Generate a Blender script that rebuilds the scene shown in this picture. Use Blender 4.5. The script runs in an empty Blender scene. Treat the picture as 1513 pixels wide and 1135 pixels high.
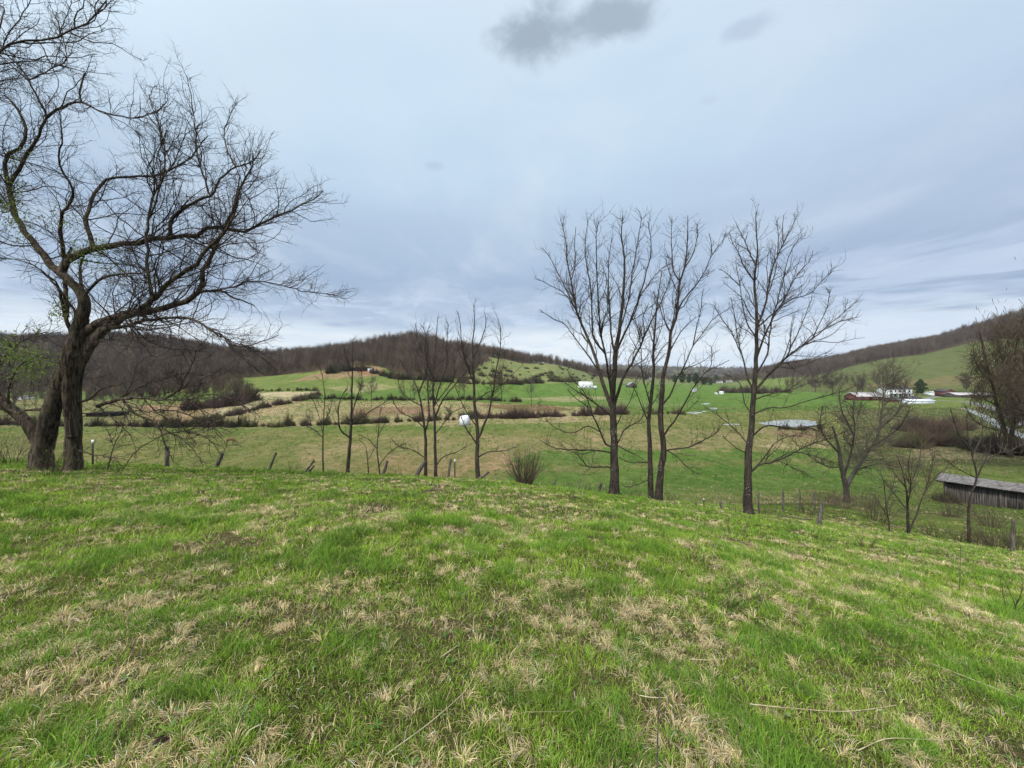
import bpy, math, random
import numpy as np
from mathutils import Vector

SEED = 7
rng = np.random.default_rng(SEED)
random.seed(SEED)
F = 568.0; CX = 756.5; HZ = 556.0        # focal length, centre column and horizon row in photograph pixels
col = bpy.context.scene.collection
sc = bpy.context.scene

# ------------------------------------------------------------------ numeric helpers
def sstep(a, b, x):
    t = np.clip((x-a)/(b-a), 0, 1); return t*t*(3-2*t)

def vnoise(x, y, seed=0):
    xi = np.floor(x).astype(np.int64); yi = np.floor(y).astype(np.int64)
    xf = x-xi; yf = y-yi
    xf = xf*xf*(3-2*xf); yf = yf*yf*(3-2*yf)
    def h(a, b):
        n = (a*374761393 + b*668265263 + seed*1442695041) & 0xffffffff
        n = ((n ^ (n >> 13))*1274126177) & 0xffffffff
        n = n ^ (n >> 16)
        return (n & 0xffff)/65535.0
    return (h(xi, yi)*(1-xf)+h(xi+1, yi)*xf)*(1-yf) + (h(xi, yi+1)*(1-xf)+h(xi+1, yi+1)*xf)*yf

def fbm(x, y, seed=0, o=4):
    s = 0; a = .5; t = 0
    for i in range(o):
        s = s + a*vnoise(x, y, seed+i*17); t += a; a *= .5; x = x*2.03+3.1; y = y*2.03+7.7
    return s/t

def norm(v):
    return v/np.maximum(np.linalg.norm(v, axis=-1, keepdims=True), 1e-9)

# ------------------------------------------------------------------ terrain
TC = np.array([-600,-250,0,200,400,500,600,700,800,900,1050,1200,1350,1513,1800,2100], float)
TY = np.array([24,30,38,48,60,80,115,150,200,250,300,400,500,650,900,1300,2000,3500,7000], float)
def zr(*a): return [HZ - z*F/y for z, y in a]
def flat(Y): return HZ + F*15/Y
rows = []
zz = {24:[-6.6,-6.7,-6.9,-7.0,-7.2,-7.3,-7.5,-7.6,-7.7,-7.9,-8.0,-8.3,-9.2,-9.6,-10.5,-11],
      30:[-9.5,-9.6,-9.9,-10,-10.2,-10.3,-10.4,-10.5,-10.5,-10.4,-10.2,-9.9,-10.9,-11.2,-11.8,-12],
      38:[-12.5,-12.6,-12.8,-13,-13.1,-13.2,-13.2,-13.2,-13.2,-12.8,-12.4,-11.9,-12.7,-13,-13.2,-13.5],
      48:[-14.6]*9+[-14.4,-14.0,-13.8,-14.1,-14.4,-14.6,-14.6]}
for Y in (24,30,38,48): rows.append([HZ - z*F/Y for z in zz[Y]])
for Y in (60,80,115): rows.append([flat(Y)]*16)
rows += [
 [605,608,610,609,605,605,606,609,611,613,613,613,613,613,612,610],
 [580,588,596,591,583,588,590,592,595,598,598.6,598.6,598,598,592,585],
 [555,570,586,580,569,571,573,578,584,589,590,590,590,589,575,560],
 [530,550,575,564,556,551,556,563,573,582,584,584,583,581,555,530],
 [500,515,548,540,542,531,527,543,560,573,577,576,562,547,520,500],
 [480,490,508,505,534,521,504,520,541,566,573,568,543,517,490,480],
 [485,495,520,524,536,530,518,524,536,556,569,558,522,478,465,465],
 [500,505,540,545,548,546,545,540,544,554,566,541,512,480,470,460],
 [520,525,550,552,552,552,552,552,552,555,560,542,520,495,480,470],
 [545,545,550,552,552,552,552,552,551,548,552,545,535,520,510,500],
 [550,550,550,550,550,550,550,549,546,540,544,546,545,545,540,540],
 [553]*16]
TT = np.array(rows)
TU = (TC-CX)/F
TL = np.log(TY)

def catmull(v0, v1, v2, v3, t):
    return v1 + .5*t*(v2-v0 + t*(2*v0-5*v1+4*v2-v3 + t*(3*(v1-v2)+v3-v0)))

def table(u, Y):
    u = np.clip(u, TU[0], TU[-1]-1e-6); L = np.clip(np.log(np.maximum(Y, 1)), TL[0], TL[-1]-1e-6)
    i = np.clip(np.searchsorted(TU, u, side='right')-1, 0, len(TU)-2)
    j = np.clip(np.searchsorted(TL, L, side='right')-1, 0, len(TL)-2)
    a = (u-TU[i])/(TU[i+1]-TU[i]); b = (L-TL[j])/(TL[j+1]-TL[j])
    aa = a*a*(3-2*a)*.5 + a*.5
    def colv(jj):
        jj = np.clip(jj, 0, len(TL)-1)
        return TT[jj, i]*(1-aa) + TT[jj, i+1]*aa
    return catmull(colv(j-1), colv(j), colv(j+1), colv(j+2), b)

THM = math.radians(67)
def H(x, y, rough=True):
    x = np.asarray(x, float); y = np.asarray(y, float)
    r = np.hypot(x, y)+1e-6; th = np.arctan2(x, y)
    inside = np.abs(th) <= THM
    Y = np.where(inside, y, r*math.cos(THM)); u = np.where(inside, x/np.maximum(y, 1e-3), np.sign(x)*math.tan(THM))
    u = np.clip(u, -2.36, 2.36)
    py = table(u, Y)
    zt = -(py-HZ)/F*np.maximum(Y, 1)
    w = sstep(THM, math.pi, np.abs(th))*.5
    py2 = table(-u, Y); zt2 = -(py2-HZ)/F*np.maximum(Y, 1)
    zt = np.where(inside, zt, zt*(1-w)+zt2*w)
    yy = np.maximum(y, 0)
    zn = -1.6 - .15*y - .0022*yy*yy - .09*x - .05*(np.sqrt(x*x+9)-3)
    k = sstep(18.5, 27, Y)
    z = zn*(1-k) + zt*k
    if rough:
        z = z + (fbm(x*.9, y*.9, 3)-.5)*.16*sstep(.5, 4, r)*(1-sstep(60, 120, r)) + (fbm(x*.06, y*.06, 5)-.5)*.6*sstep(30, 90, r)*(1-sstep(90, 110, r)*.5)
        z = z + (fbm(x*.012, y*.012, 8)-.5)*10*sstep(250, 600, r)
        z = z + (fbm(x*.03, y*.03, 9, 3)-.5)*26*sstep(1400, 2200, r)
    return z

def at(px, py, Y): return np.array([(px-CX)/F*Y, Y, -(py-HZ)/F*Y])
def ground(px, Y):
    x = (px-CX)/F*Y; return np.array([x, Y, float(H(x, Y))])
def hit(px, py, y0=40, y1=3000):
    Ys = np.exp(np.linspace(math.log(y0), math.log(y1), 1500)); x = (px-CX)/F*Ys
    zr_ = -(py-HZ)/F*Ys; h = H(x, Ys)
    k = np.argmax(h >= zr_)
    if not (h >= zr_).any(): k = len(Ys)//2
    return np.array([x[k], Ys[k], h[k]])

# ------------------------------------------------------------------ mesh building
def make_mesh(name, verts, quads=None, tris=None, colors=None, smooth=False):
    me = bpy.data.meshes.new(name)
    verts = np.asarray(verts, np.float32)
    q = np.zeros((0, 4), np.int32) if quads is None else np.asarray(quads, np.int32).reshape(-1, 4)
    t = np.zeros((0, 3), np.int32) if tris is None else np.asarray(tris, np.int32).reshape(-1, 3)
    me.vertices.add(len(verts)); me.vertices.foreach_set('co', verts.ravel())
    nl = q.size + t.size
    me.loops.add(nl); me.loops.foreach_set('vertex_index', np.concatenate([q.ravel(), t.ravel()]).astype(np.int32))
    st = np.concatenate([np.arange(len(q))*4, q.size + np.arange(len(t))*3]).astype(np.int32)
    me.polygons.add(len(st)); me.polygons.foreach_set('loop_start', st)
    if smooth: me.polygons.foreach_set('use_smooth', np.ones(len(st), bool))
    me.update(calc_edges=True)
    if colors is not None:
        ca = me.color_attributes.new('tint', 'FLOAT_COLOR', 'POINT')
        c = np.ones((len(verts), 4), np.float32); c[:, :3] = colors
        ca.data.foreach_set('color', c.ravel())
    return me

def obj(name, me, mat=None, parent=None, loc=None):
    if mat is not None and len(me.materials) == 0: me.materials.append(mat)
    o = bpy.data.objects.new(name, me); col.objects.link(o)
    if parent is not None: o.parent = parent
    if loc is not None: o.location = loc
    return o

def tag(o, label=None, cat=None, group=None, kind=None):
    if label: o['label'] = label
    if cat: o['category'] = cat
    if group: o['group'] = group
    if kind: o['kind'] = kind
    return o

def thing(name, label, cat, loc=(0, 0, 0), rz=0, group=None):
    o = bpy.data.objects.new(name, None); col.objects.link(o); o.empty_display_size = .2
    o.location = loc; o.rotation_euler = (0, 0, rz)
    return tag(o, label, cat, group)

def tubes(P, R, sides):
    """P (B,N,3), R (B,N) -> verts, quads"""
    B, N = P.shape[:2]
    T = np.empty_like(P); T[:, 1:-1] = P[:, 2:]-P[:, :-2]; T[:, 0] = P[:, 1]-P[:, 0]; T[:, -1] = P[:, -1]-P[:, -2]
    T = norm(T)
    m = norm(P[:, -1]-P[:, 0])
    ref = np.where(np.abs(m[:, 2:3]) > .7, np.array([[1., 0, 0]]), np.array([[0, 0, 1.]]))
    ref = norm(np.cross(m, ref))[:, None, :]
    U = norm(np.cross(T, ref)); V = np.cross(T, U)
    a = np.arange(sides)*2*math.pi/sides
    ca = np.cos(a)[None, None, :, None]; sa = np.sin(a)[None, None, :, None]
    W = P[:, :, None, :] + R[:, :, None, None]*(U[:, :, None, :]*ca + V[:, :, None, :]*sa)
    v = W.reshape(-1, 3)
    b = (np.arange(B)*N*sides)[:, None, None]; n = (np.arange(N-1)*sides)[None, :, None]; s = np.arange(sides)[None, None, :]
    s2 = (s+1) % sides
    q = np.stack([b+n+s, b+n+s2, b+n+sides+s2, b+n+sides+s], -1).reshape(-1, 4)
    return v, q

class Acc:
    def __init__(s): s.v = []; s.q = []; s.t = []; s.c = []; s.n = 0
    def add(s, v, q=None, t=None, c=None):
        v = np.asarray(v, float).reshape(-1, 3)
        if q is not None and len(q): s.q.append(np.asarray(q).reshape(-1, 4)+s.n)
        if t is not None and len(t): s.t.append(np.asarray(t).reshape(-1, 3)+s.n)
        s.v.append(v); s.n += len(v)
        if c is not None: s.c.append(np.broadcast_to(np.asarray(c, float), v.shape))
    def tube(s, P, R, sides=6, c=None):
        P = np.asarray(P, float); R = np.asarray(R, float)
        if P.ndim == 2: P = P[None]; R = R[None]
        v, q = tubes(P, R, sides); s.add(v, q, c=c)
    def box(s, x0, y0, z0, x1, y1, z1, c=None):
        v = [(x0,y0,z0),(x1,y0,z0),(x1,y1,z0),(x0,y1,z0),(x0,y0,z1),(x1,y0,z1),(x1,y1,z1),(x0,y1,z1)]
        q = [(0,3,2,1),(4,5,6,7),(0,1,5,4),(1,2,6,5),(2,3,7,6),(3,0,4,7)]
        s.add(v, q, c=c)
    def mesh(s, name, smooth=False):
        return make_mesh(name, np.concatenate(s.v), np.concatenate(s.q) if s.q else None, np.concatenate(s.t) if s.t else None,
                         np.concatenate(s.c) if s.c else None, smooth)

# ------------------------------------------------------------------ materials
def new_mat(name):
    m = bpy.data.materials.new(name); m.use_nodes = True
    nt = m.node_tree; b = nt.nodes['Principled BSDF']; b.inputs['Roughness'].default_value = .85
    b.inputs['Specular IOR Level'].default_value = .12
    return m, nt, b

def nd(nt, kind, **kw):
    n = nt.nodes.new(kind)
    for k, v in kw.items():
        if k in ('operation', 'blend_type', 'data_type', 'noise_dimensions', 'sky_type', 'attribute_name', 'feature', 'sun_disc', 'vector_type', 'interpolation_type', 'clamp'):
            setattr(n, k, v)
    return n
def setin(nt, n, i, v):
    if v is None: return
    if isinstance(v, bpy.types.NodeSocket): nt.links.new(v, n.inputs[i])
    else: n.inputs[i].default_value = v
def math_(nt, op, a, b=None, c=None, clamp=False):
    n = nt.nodes.new('ShaderNodeMath'); n.operation = op; n.use_clamp = clamp
    setin(nt, n, 0, a); setin(nt, n, 1, b); setin(nt, n, 2, c); return n.outputs[0]
def mixc(nt, f, a, b, mode='MIX'):
    n = nt.nodes.new('ShaderNodeMix'); n.data_type = 'RGBA'; n.blend_type = mode
    def c(v): return v if isinstance(v, bpy.types.NodeSocket) else (*v, 1) if len(v) == 3 else v
    setin(nt, n, 0, f); setin(nt, n, 6, c(a)); setin(nt, n, 7, c(b)); return n.outputs[2]
def noise(nt, vec, scale, detail=4, rough=.55, dist=0):
    n = nt.nodes.new('ShaderNodeTexNoise'); setin(nt, n, 'Vector', vec)
    n.inputs['Scale'].default_value = scale; n.inputs['Detail'].default_value = detail; n.inputs['Roughness'].default_value = rough
    n.inputs['Distortion'].default_value = dist; return n.outputs[0]
def ramp(nt, f, lo, hi, a=0., b=1.):
    n = nt.nodes.new('ShaderNodeMapRange'); n.interpolation_type = 'SMOOTHSTEP'
    setin(nt, n, 0, f); n.inputs[1].default_value = lo; n.inputs[2].default_value = hi; n.inputs[3].default_value = a; n.inputs[4].default_value = b
    return n.outputs[0]
def mapping(nt, vec, scale):
    n = nt.nodes.new('ShaderNodeMapping'); setin(nt, n, 0, vec); n.inputs['Scale'].default_value = scale; return n.outputs[0]
def geo_pos(nt): return nt.nodes.new('ShaderNodeNewGeometry').outputs['Position']
def bump(nt, b, h, strength=.4, dist=.02):
    n = nt.nodes.new('ShaderNodeBump'); n.inputs['Strength'].default_value = strength; n.inputs['Distance'].default_value = dist
    setin(nt, n, 'Height', h); nt.links.new(n.outputs[0], b.inputs['Normal'])

def bark_mat(name, dark, light, fleck=0., moss=0., sc_=1.):
    m, nt, b = new_mat(name); p = geo_pos(nt)
    n1 = noise(nt, mapping(nt, p, (14*sc_, 14*sc_, 2.0*sc_)), 1, 6, .7, .9)
    n2 = noise(nt, p, 2.1*sc_, 3)
    c = mixc(nt, ramp(nt, n1, .40, .60), dark, light)
    c = mixc(nt, ramp(nt, n2, .35, .7, 0, .45), c, tuple(x*.55 for x in dark))
    if moss:
        c = mixc(nt, ramp(nt, noise(nt, p, 3.1, 4), .52, .68, 0, moss), c, (.075, .085, .025))
    if fleck:
        f = noise(nt, p, 13., 2, .6); f2 = noise(nt, p, 1.2, 2)
        c = mixc(nt, math_(nt, 'MULTIPLY', ramp(nt, f, .655, .68), ramp(nt, f2, .48, .66, 0, fleck)), c, (.55, .57, .52))
    nt.links.new(c, b.inputs['Base Color']); bump(nt, b, n1, 1., .06/sc_)
    b.inputs['Roughness'].default_value = .95
    return m

def tint_mat(name, rough=.8, transl=0., var=None, mul=1.):
    m, nt, b = new_mat(name); b.inputs['Specular IOR Level'].default_value = .06
    a = nt.nodes.new('ShaderNodeAttribute'); a.attribute_name = 'tint'
    c = a.outputs['Color']
    if var:
        c = mixc(nt, ramp(nt, noise(nt, geo_pos(nt), var, 3), .3, .7), c, (.8, .8, .8), 'MULTIPLY')
    nt.links.new(c, b.inputs['Base Color']); b.inputs['Roughness'].default_value = rough
    if transl:
        t = nt.nodes.new('ShaderNodeBsdfTranslucent'); nt.links.new(c, t.inputs[0])
        mx = nt.nodes.new('ShaderNodeMixShader'); mx.inputs[0].default_value = transl
        nt.links.new(b.outputs[0], mx.inputs[1]); nt.links.new(t.outputs[0], mx.inputs[2])
        nt.links.new(mx.outputs[0], nt.nodes['Material Output'].inputs[0])
    return m

def plain(name, c1, c2, scale=3., stretch=(1, 1, 1), rough=.8, metal=0, bstr=.2, lo=.35, hi=.65):
    m, nt, b = new_mat(name)
    n1 = noise(nt, mapping(nt, geo_pos(nt), stretch), scale, 5, .6)
    nt.links.new(mixc(nt, ramp(nt, n1, lo, hi), c1, c2), b.inputs['Base Color'])
    b.inputs['Roughness'].default_value = rough; b.inputs['Metallic'].default_value = metal
    if bstr: bump(nt, b, n1, bstr, .02)
    return m

M = {}
M['bark_old'] = bark_mat('old_bark', (.026, .018, .013), (.135, .102, .074), .06, .35, .8)
M['bark_walnut'] = bark_mat('walnut_bark', (.022, .017, .013), (.080, .063, .050), .55, .1, 1.2)
M['bark_young'] = bark_mat('young_bark', (.035, .028, .022), (.095, .078, .062), .15, .1, 1.6)
M['bark_pale'] = bark_mat('pale_bark', (.030, .025, .020), (.092, .078, .064), .25, .1, 1.4)
M['bark_vine'] = bark_mat('vine_bark', (.035, .024, .016), (.09, .065, .042), 0, .3, .6)
M['twig'] = plain('twig_bark', (.026, .020, .017), (.062, .047, .038), 3., rough=.9, bstr=0)
M['twig_pale'] = plain('pale_twig_bark', (.052, .042, .034), (.105, .086, .069), 2., rough=.9, bstr=0)
M['twig_brown'] = plain('brown_twig_bark', (.055, .040, .028), (.11, .082, .058), 2., rough=.9, bstr=0)
M['tint'] = tint_mat('brush', .9)
M['grass'] = tint_mat('grass_blade', .75, .18)
M['leaf'] = tint_mat('young_leaf', .5, .4)
M['needle'] = tint_mat('evergreen_foliage', .8, .1)
M['post'] = plain('weathered_post', (.05, .041, .032), (.18, .158, .132), 3., (9, 9, 1), .95, bstr=.8)
M['steel_green'] = plain('painted_steel', (.02, .035, .028), (.035, .05, .04), 6., rough=.6)
M['white'] = plain('white_paint', (.70, .71, .70), (.80, .80, .79), .8, (1, 1, .4), .7, bstr=0)
M['offwhite'] = plain('old_white_paint', (.45, .44, .42), (.72, .71, .69), .6, (2, 2, .5), .8, bstr=0)
M['tarp'] = plain('white_sheet', (.66, .69, .74), (.8, .82, .84), 2.5, (1, 1, .3), .5, bstr=.3)
M['glass'] = plain('window_glass', (.02, .025, .03), (.05, .06, .07), 1., rough=.15, bstr=0)
M['red'] = plain('barn_red', (.085, .032, .024), (.15, .055, .04), 1., (3, 3, .3), .85, bstr=0)
M['darkroof'] = plain('dark_roof', (.05, .045, .045), (.09, .08, .08), 1.5, rough=.8, bstr=0)
M['greyroof'] = plain('grey_roof', (.2, .2, .21), (.32, .31, .31), .8, (3, .3, 1), .6, bstr=0)
M['pinkroof'] = plain('rusty_white_roof', (.30, .25, .24), (.52, .50, .50), .5, (1.5, .3, 1), .6, bstr=0)
M['tin'] = plain('weathered_tin', (.05, .033, .025), (.27, .245, .225), 2.2, (1, 3, 1), .5, .3, .2, .35, .62)
M['boards'] = plain('weathered_boards', (.030, .024, .020), (.115, .10, .09), 2., (7, 7, .35), .95, bstr=.5)
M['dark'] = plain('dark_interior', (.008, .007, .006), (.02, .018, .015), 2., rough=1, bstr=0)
M['hide'] = plain('red_brown_hide', (.085, .038, .020), (.14, .06, .03), 4., rough=.7, bstr=0)
M['straw'] = plain('dry_stalk', (.30, .24, .14), (.52, .44, .29), 8., rough=.7, bstr=0)
M['darkstalk'] = plain('dark_stalk', (.06, .05, .04), (.16, .13, .1), 20., rough=.9, bstr=.3)
M['road'] = plain('gravel_road', (.13, .125, .12), (.20, .195, .19), .6, rough=.95, bstr=0)
M['dung'] = plain('dark_dung', (.012, .009, .006), (.04, .028, .018), 18., rough=.9, bstr=1.)

def water_mat():
    m, nt, b = new_mat('pond_water')
    b.inputs['Base Color'].default_value = (.24, .25, .24, 1); b.inputs['Roughness'].default_value = .3
    b.inputs['Specular IOR Level'].default_value = .9
    bump(nt, b, noise(nt, geo_pos(nt), 1.2, 3), .05, .02)
    return m
M['water'] = water_mat()

# ------------------------------------------------------------------ ground sheet
def inpoly(px, py, poly):
    r = np.zeros(px.shape, bool); n = len(poly)
    for i in range(n):
        x1, y1 = poly[i]; x2, y2 = poly[(i+1) % n]
        c = ((y1 > py) != (y2 > py)) & (px < (x2-x1)*(py-y1)/(y2-y1+1e-9)+x1)
        r ^= c
    return r

G1 = (.088, .148, .030); G2 = (.120, .152, .040); OL = (.155, .158, .052); ST = (.30, .25, .125); BR = (.20, .145, .08)
RD = (.15, .085, .05); WF = (.060, .042, .026); SC = (.15, .165, .062); DG = (.06, .105, .022)
FIELDS = [  # (polygon as it lies on the land, seen from the hill; colour; mixing amount)
 ([(-400,640),(930,636),(930,720),(-400,720)], OL, .9),
 ([(420,655),(700,640),(930,650),(900,700),(430,690)], (.22,.185,.085), .7),
 ([(500,684),(760,668),(760,706),(500,706)], (.24,.17,.085), .5),
 ([(930,606),(1300,606),(1300,640),(800,640)], OL, .9),
 ([(830,636),(1130,630),(1210,640),(1210,662),(830,664)], (.215,.185,.085), .75),
 ([(1120,632),(1215,632),(1215,645),(1120,645)], BR, .8),
 ([(1110,655),(1190,655),(1200,662),(1110,664)], ST, .9),
 ([(770,664),(1300,664),(1400,760),(770,760)], G1, .9),
 ([(760,690),(1240,674),(1240,682),(760,702)], (.17,.15,.06), .5),
 ([(700,570),(900,566),(1260,572),(1300,606),(930,612),(820,600),(760,594),(700,592)], G1, .95),
 ([(900,592),(1030,596),(1000,604),(860,600)], (.12,.16,.05), .8),
 ([(755,588),(870,586),(930,590),(840,594)], (.26,.23,.12), .7),
 ([(190,600),(300,594),(380,590),(445,592),(380,612),(300,630),(190,630)], (.27,.185,.105), .95),
 ([(330,600),(372,580),(470,578),(450,588),(390,604),(290,626),(270,626)], (.36,.30,.18), .9),
 ([(450,593),(700,593),(900,604),(920,620),(700,628),(260,632),(380,608)], (.26,.22,.11), .95),
 ([(520,602),(640,600),(650,612),(520,614)], (.20,.12,.075), .8),
 ([(700,596),(800,597),(850,606),(760,608)], (.15,.085,.05), .85),
 ([(300,583),(370,578),(470,560),(560,556),(700,564),(720,592),(450,590),(470,578)], G2, .95),
 ([(445,592),(500,578),(760,578),(760,593)], (.085,.14,.03), .9),
 ([(480,574),(560,566),(590,574),(520,582)], (.25,.22,.11), .6),
 ([(230,588),(300,580),(370,578),(330,592)], DG, .7),
 ([(430,566),(480,548),(520,540),(560,542),(575,556),(500,560)], (.22,.15,.085), .9),
 ([(520,548),(535,541),(552,545),(556,556),(540,555)], (.21,.115,.065), .95),
 ([(690,568),(650,520),(700,500),(960,520),(960,566),(860,566)], SC, .95),
 ([(1160,578),(1180,545),(1300,500),(1420,460),(1700,400),(1700,580),(1500,590),(1300,584)], (.088,.100,.034), .95),
 ([(1240,572),(1400,556),(1513,556),(1513,566),(1330,574)], (.15,.12,.055), .6),
 ([(1240,606),(1513,600),(1700,600),(1700,690),(1240,690)], (.082,.088,.034), .85),
 ([(1340,664),(1600,664),(1600,676),(1340,674)], (.25,.2,.12), .6),
 ([(-300,590),(190,590),(230,632),(-300,632)], (.17,.16,.07), .9),
 ([(-300,570),(240,570),(260,590),(-300,592)], (.10,.15,.04), .85),
 ([(820,545),(1000,548),(1100,556),(1100,570),(820,566)], (.12,.14,.055), .8),
]

def wood_mask(px, Y):
    """1 where the woods stand"""
    b = np.interp(px, [-600,0,200,300,400,450,500,530,560,600,650,690,705,725,800,880,960,970], [230,272,262,285,305,315,330,352,345,302,300,318,400,478,560,600,640,9e3])
    a = (px < 968) & (Y > b) & (Y < 700)
    b2 = np.interp(px, [1120,1130,1200,1300,1350,1430,1513,1700,2200], [9e3,700,680,650,625,590,550,460,350])
    c = (px >= 1125) & (Y > b2) & (Y < 1100)
    return a, c

def build_ground():
    th = np.concatenate([np.linspace(-math.pi, -1.02, 90, endpoint=False), np.linspace(-1.02, 1.02, 900, endpoint=False), np.linspace(1.02, math.pi, 90)])
    r = np.concatenate([[.05], np.exp(np.linspace(math.log(.5), math.log(40), 330, endpoint=False)), np.exp(np.linspace(math.log(40), math.log(9000), 520))])
    Rr, Th = np.meshgrid(r, th, indexing='ij')
    x = Rr*np.sin(Th); y = Rr*np.cos(Th)
    z = H(x, y)
    yy = np.where(y > 1, y, 1)
    px = CX + x/yy*F; py = HZ - z/yy*F
    nz = fbm(x*.02, y*.02, 21); n2 = fbm(x*.08, y*.08, 31)
    c = np.empty(x.shape+(3,)); c[:] = G2
    far = y > 45
    hf = fbm(x*.35, y*.35, 35, 4); near_ = sstep(135, 80, y)
    jx = px + (n2-.5)*14 + near_*((nz-.5)*160+(hf-.5)*70); jy = py + (nz-.5)*5 + near_*((n2-.5)*16+(hf-.5)*14)
    for poly, colr, am in FIELDS:
        m = inpoly(jx, jy, poly) & far
        c[m] = c[m]*(1-am) + np.array(colr)*am
    a, b = wood_mask(px+(n2-.5)*20, y)
    w = (a | b | (y > 1250)) & far
    c[w] = WF
    fg = (y > 1250) & (n2+nz > 1.12) ; c[fg] = (.11, .13, .05)
    ng = ~far
    nn = fbm(x*.5, y*.5, 41)[..., None]
    turf = sstep(1.6, 2.0, np.abs(x)/np.maximum(y, .1))[..., None]; c[ng] = (1-turf)[ng]*(np.array((.050, .062, .018))*(1-nn)+np.array((.12, .095, .048))*nn)[ng] + turf[ng]*(np.array((.085, .13, .025))*(1-nn)+np.array((.16, .15, .05))*nn)[ng]
    m1 = sstep(26, 50, np.hypot(x, y))[..., None]
    c = np.where(ng[..., None], c*(1-m1)+np.array(G2)*m1, c)
    nr, nt_ = x.shape
    i = np.arange(nr-1)[:, None]*nt_ + np.arange(nt_-1)[None, :]
    q = np.stack([i, i+nt_, i+nt_+1, i+1], -1).reshape(-1, 4)
    me = make_mesh('ground', np.stack([x, y, z], -1).reshape(-1, 3), q, None, c.reshape(-1, 3), True)
    m, nt, bs = new_mat('pasture')
    at_ = nt.nodes.new('ShaderNodeAttribute'); at_.attribute_name = 'tint'; p = geo_pos(nt)
    n1 = noise(nt, mapping(nt, p, (1, .45, 1)), .13, 6, .68); n2_ = noise(nt, p, .9, 5, .7); n3 = noise(nt, p, 11, 4, .7)
    cc = at_.outputs['Color']
    cc = mixc(nt, ramp(nt, n1, .38, .66, 0, .85), cc, mixc(nt, 1., cc, (1.55, 1.25, 1.6), 'MULTIPLY'))
    cc = mixc(nt, ramp(nt, noise(nt, mapping(nt, p, (1, .4, 1)), .35, 6, .7), .42, .66, 0, .8), cc, mixc(nt, 1., cc, (.6, .78, .5), 'MULTIPLY'))
    cc = mixc(nt, ramp(nt, n2_, .42, .62, 0, .8), cc, mixc(nt, 1., cc, (.62, .72, .55), 'MULTIPLY'))
    cc = mixc(nt, ramp(nt, n3, .45, .78, 0, .4), cc, mixc(nt, 1., cc, (1.5, 1.35, 1.5), 'MULTIPLY'))
    nt.links.new(cc, bs.inputs['Base Color']); bs.inputs['Roughness'].default_value = 1; bs.inputs['Specular IOR Level'].default_value = .05
    h = math_(nt, 'ADD', n2_, math_(nt, 'MULTIPLY', n3, .5))
    bump(nt, bs, h, 1., .4)
    o = obj('ground', me, m); tag(o, kind='structure')
build_ground()

# ------------------------------------------------------------------ grass
def scatter_pts(g, n, umax, Y0, Y1, power):
    k = 2-power; t = g.random(n)
    Y = (Y0**k + t*(Y1**k-Y0**k))**(1/k)
    return (g.random(n)*2-1)*umax*Y, Y
def dry_field(x, Y):
    d = fbm(x*1.9+9, Y*1.9, 61, 4)*.62+fbm(x*.35+2, Y*.45, 63, 2)*.38
    return d + np.exp(-((Y-11)/6)**2)*.10 + .03*sstep(-2, 10, x) - .03*sstep(2, -9, x)
def lush_field(x, Y): return fbm(x*2.1+40, Y*2.1, 71, 3)
def blade_geo(g, x, Y, hgt, wid, az, bend, lay, c, straw=False, zoff=0.):
    n = len(x)
    B = np.stack([x, Y, H(x, Y)-.006+zoff], -1)
    d = np.stack([np.cos(az), np.sin(az), np.zeros(n)], -1)
    a_ = az+g.normal(0, .8, n); s_ = np.stack([-np.sin(a_), np.cos(a_), np.zeros(n)], -1)
    up = np.array([0, 0, 1.]); seg = hgt[:, None]/3
    a0 = np.minimum(lay, 1.5); a1 = np.minimum(lay+bend*.5, 1.62 if straw else 2.4); a2 = np.minimum(lay+bend*1.2, 1.75 if straw else 2.8)
    p1 = B + seg*(d*np.sin(a0)[:, None]+up*np.cos(a0)[:, None])
    p2 = p1 + seg*(d*np.sin(a1)[:, None]+up*np.cos(a1)[:, None])
    p3 = p2 + seg*(d*np.sin(a2)[:, None]+up*np.cos(a2)[:, None])
    if straw:
        lf = (.008+.026*g.random(n))[:, None]*up; p1 = p1+lf; p2 = p2+lf; p3 = p3+lf*.8
    w = wid[:, None]
    V = np.stack([B-s_*w*.5, B+s_*w*.5, p1-s_*w*.5, p1+s_*w*.5, p2-s_*w*.38, p2+s_*w*.38, p3], 1).reshape(-1, 3)
    o = (np.arange(n)*7)[:, None]
    q = np.concatenate([o+np.array([[0, 1, 3, 2]]), o+np.array([[2, 3, 5, 4]])]); t = o+np.array([[4, 5, 6]])
    return V, q, t, np.repeat(c, 7, 0)
def green_cols(g, x, Y, l):
    n = len(x); a = g.random(n)[:, None]
    base = np.array((.150, .255, .020)); b2 = np.array((.062, .155, .016)); b3 = np.array((.32, .34, .07))
    c = base*(1-l)+b2*l; c = c*(1-a*.30) + b3*a*.30
    return c*(.66+.95*g.random(n))[:, None]*(.80+.50*fbm(x*5, Y*5, 15, 2))[:, None]
def straw_cols(g, n, tone=None):
    a = g.random(n)[:, None]
    c = np.array((.60, .48, .27))*(1-a)+np.array((.32, .23, .115))*a
    gr = g.random(n)[:, None] < .1; c = np.where(gr, np.array((.40, .38, .31))*(.6+.8*a), c)
    return c*(.68+.8*g.random(n))[:, None]
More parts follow.
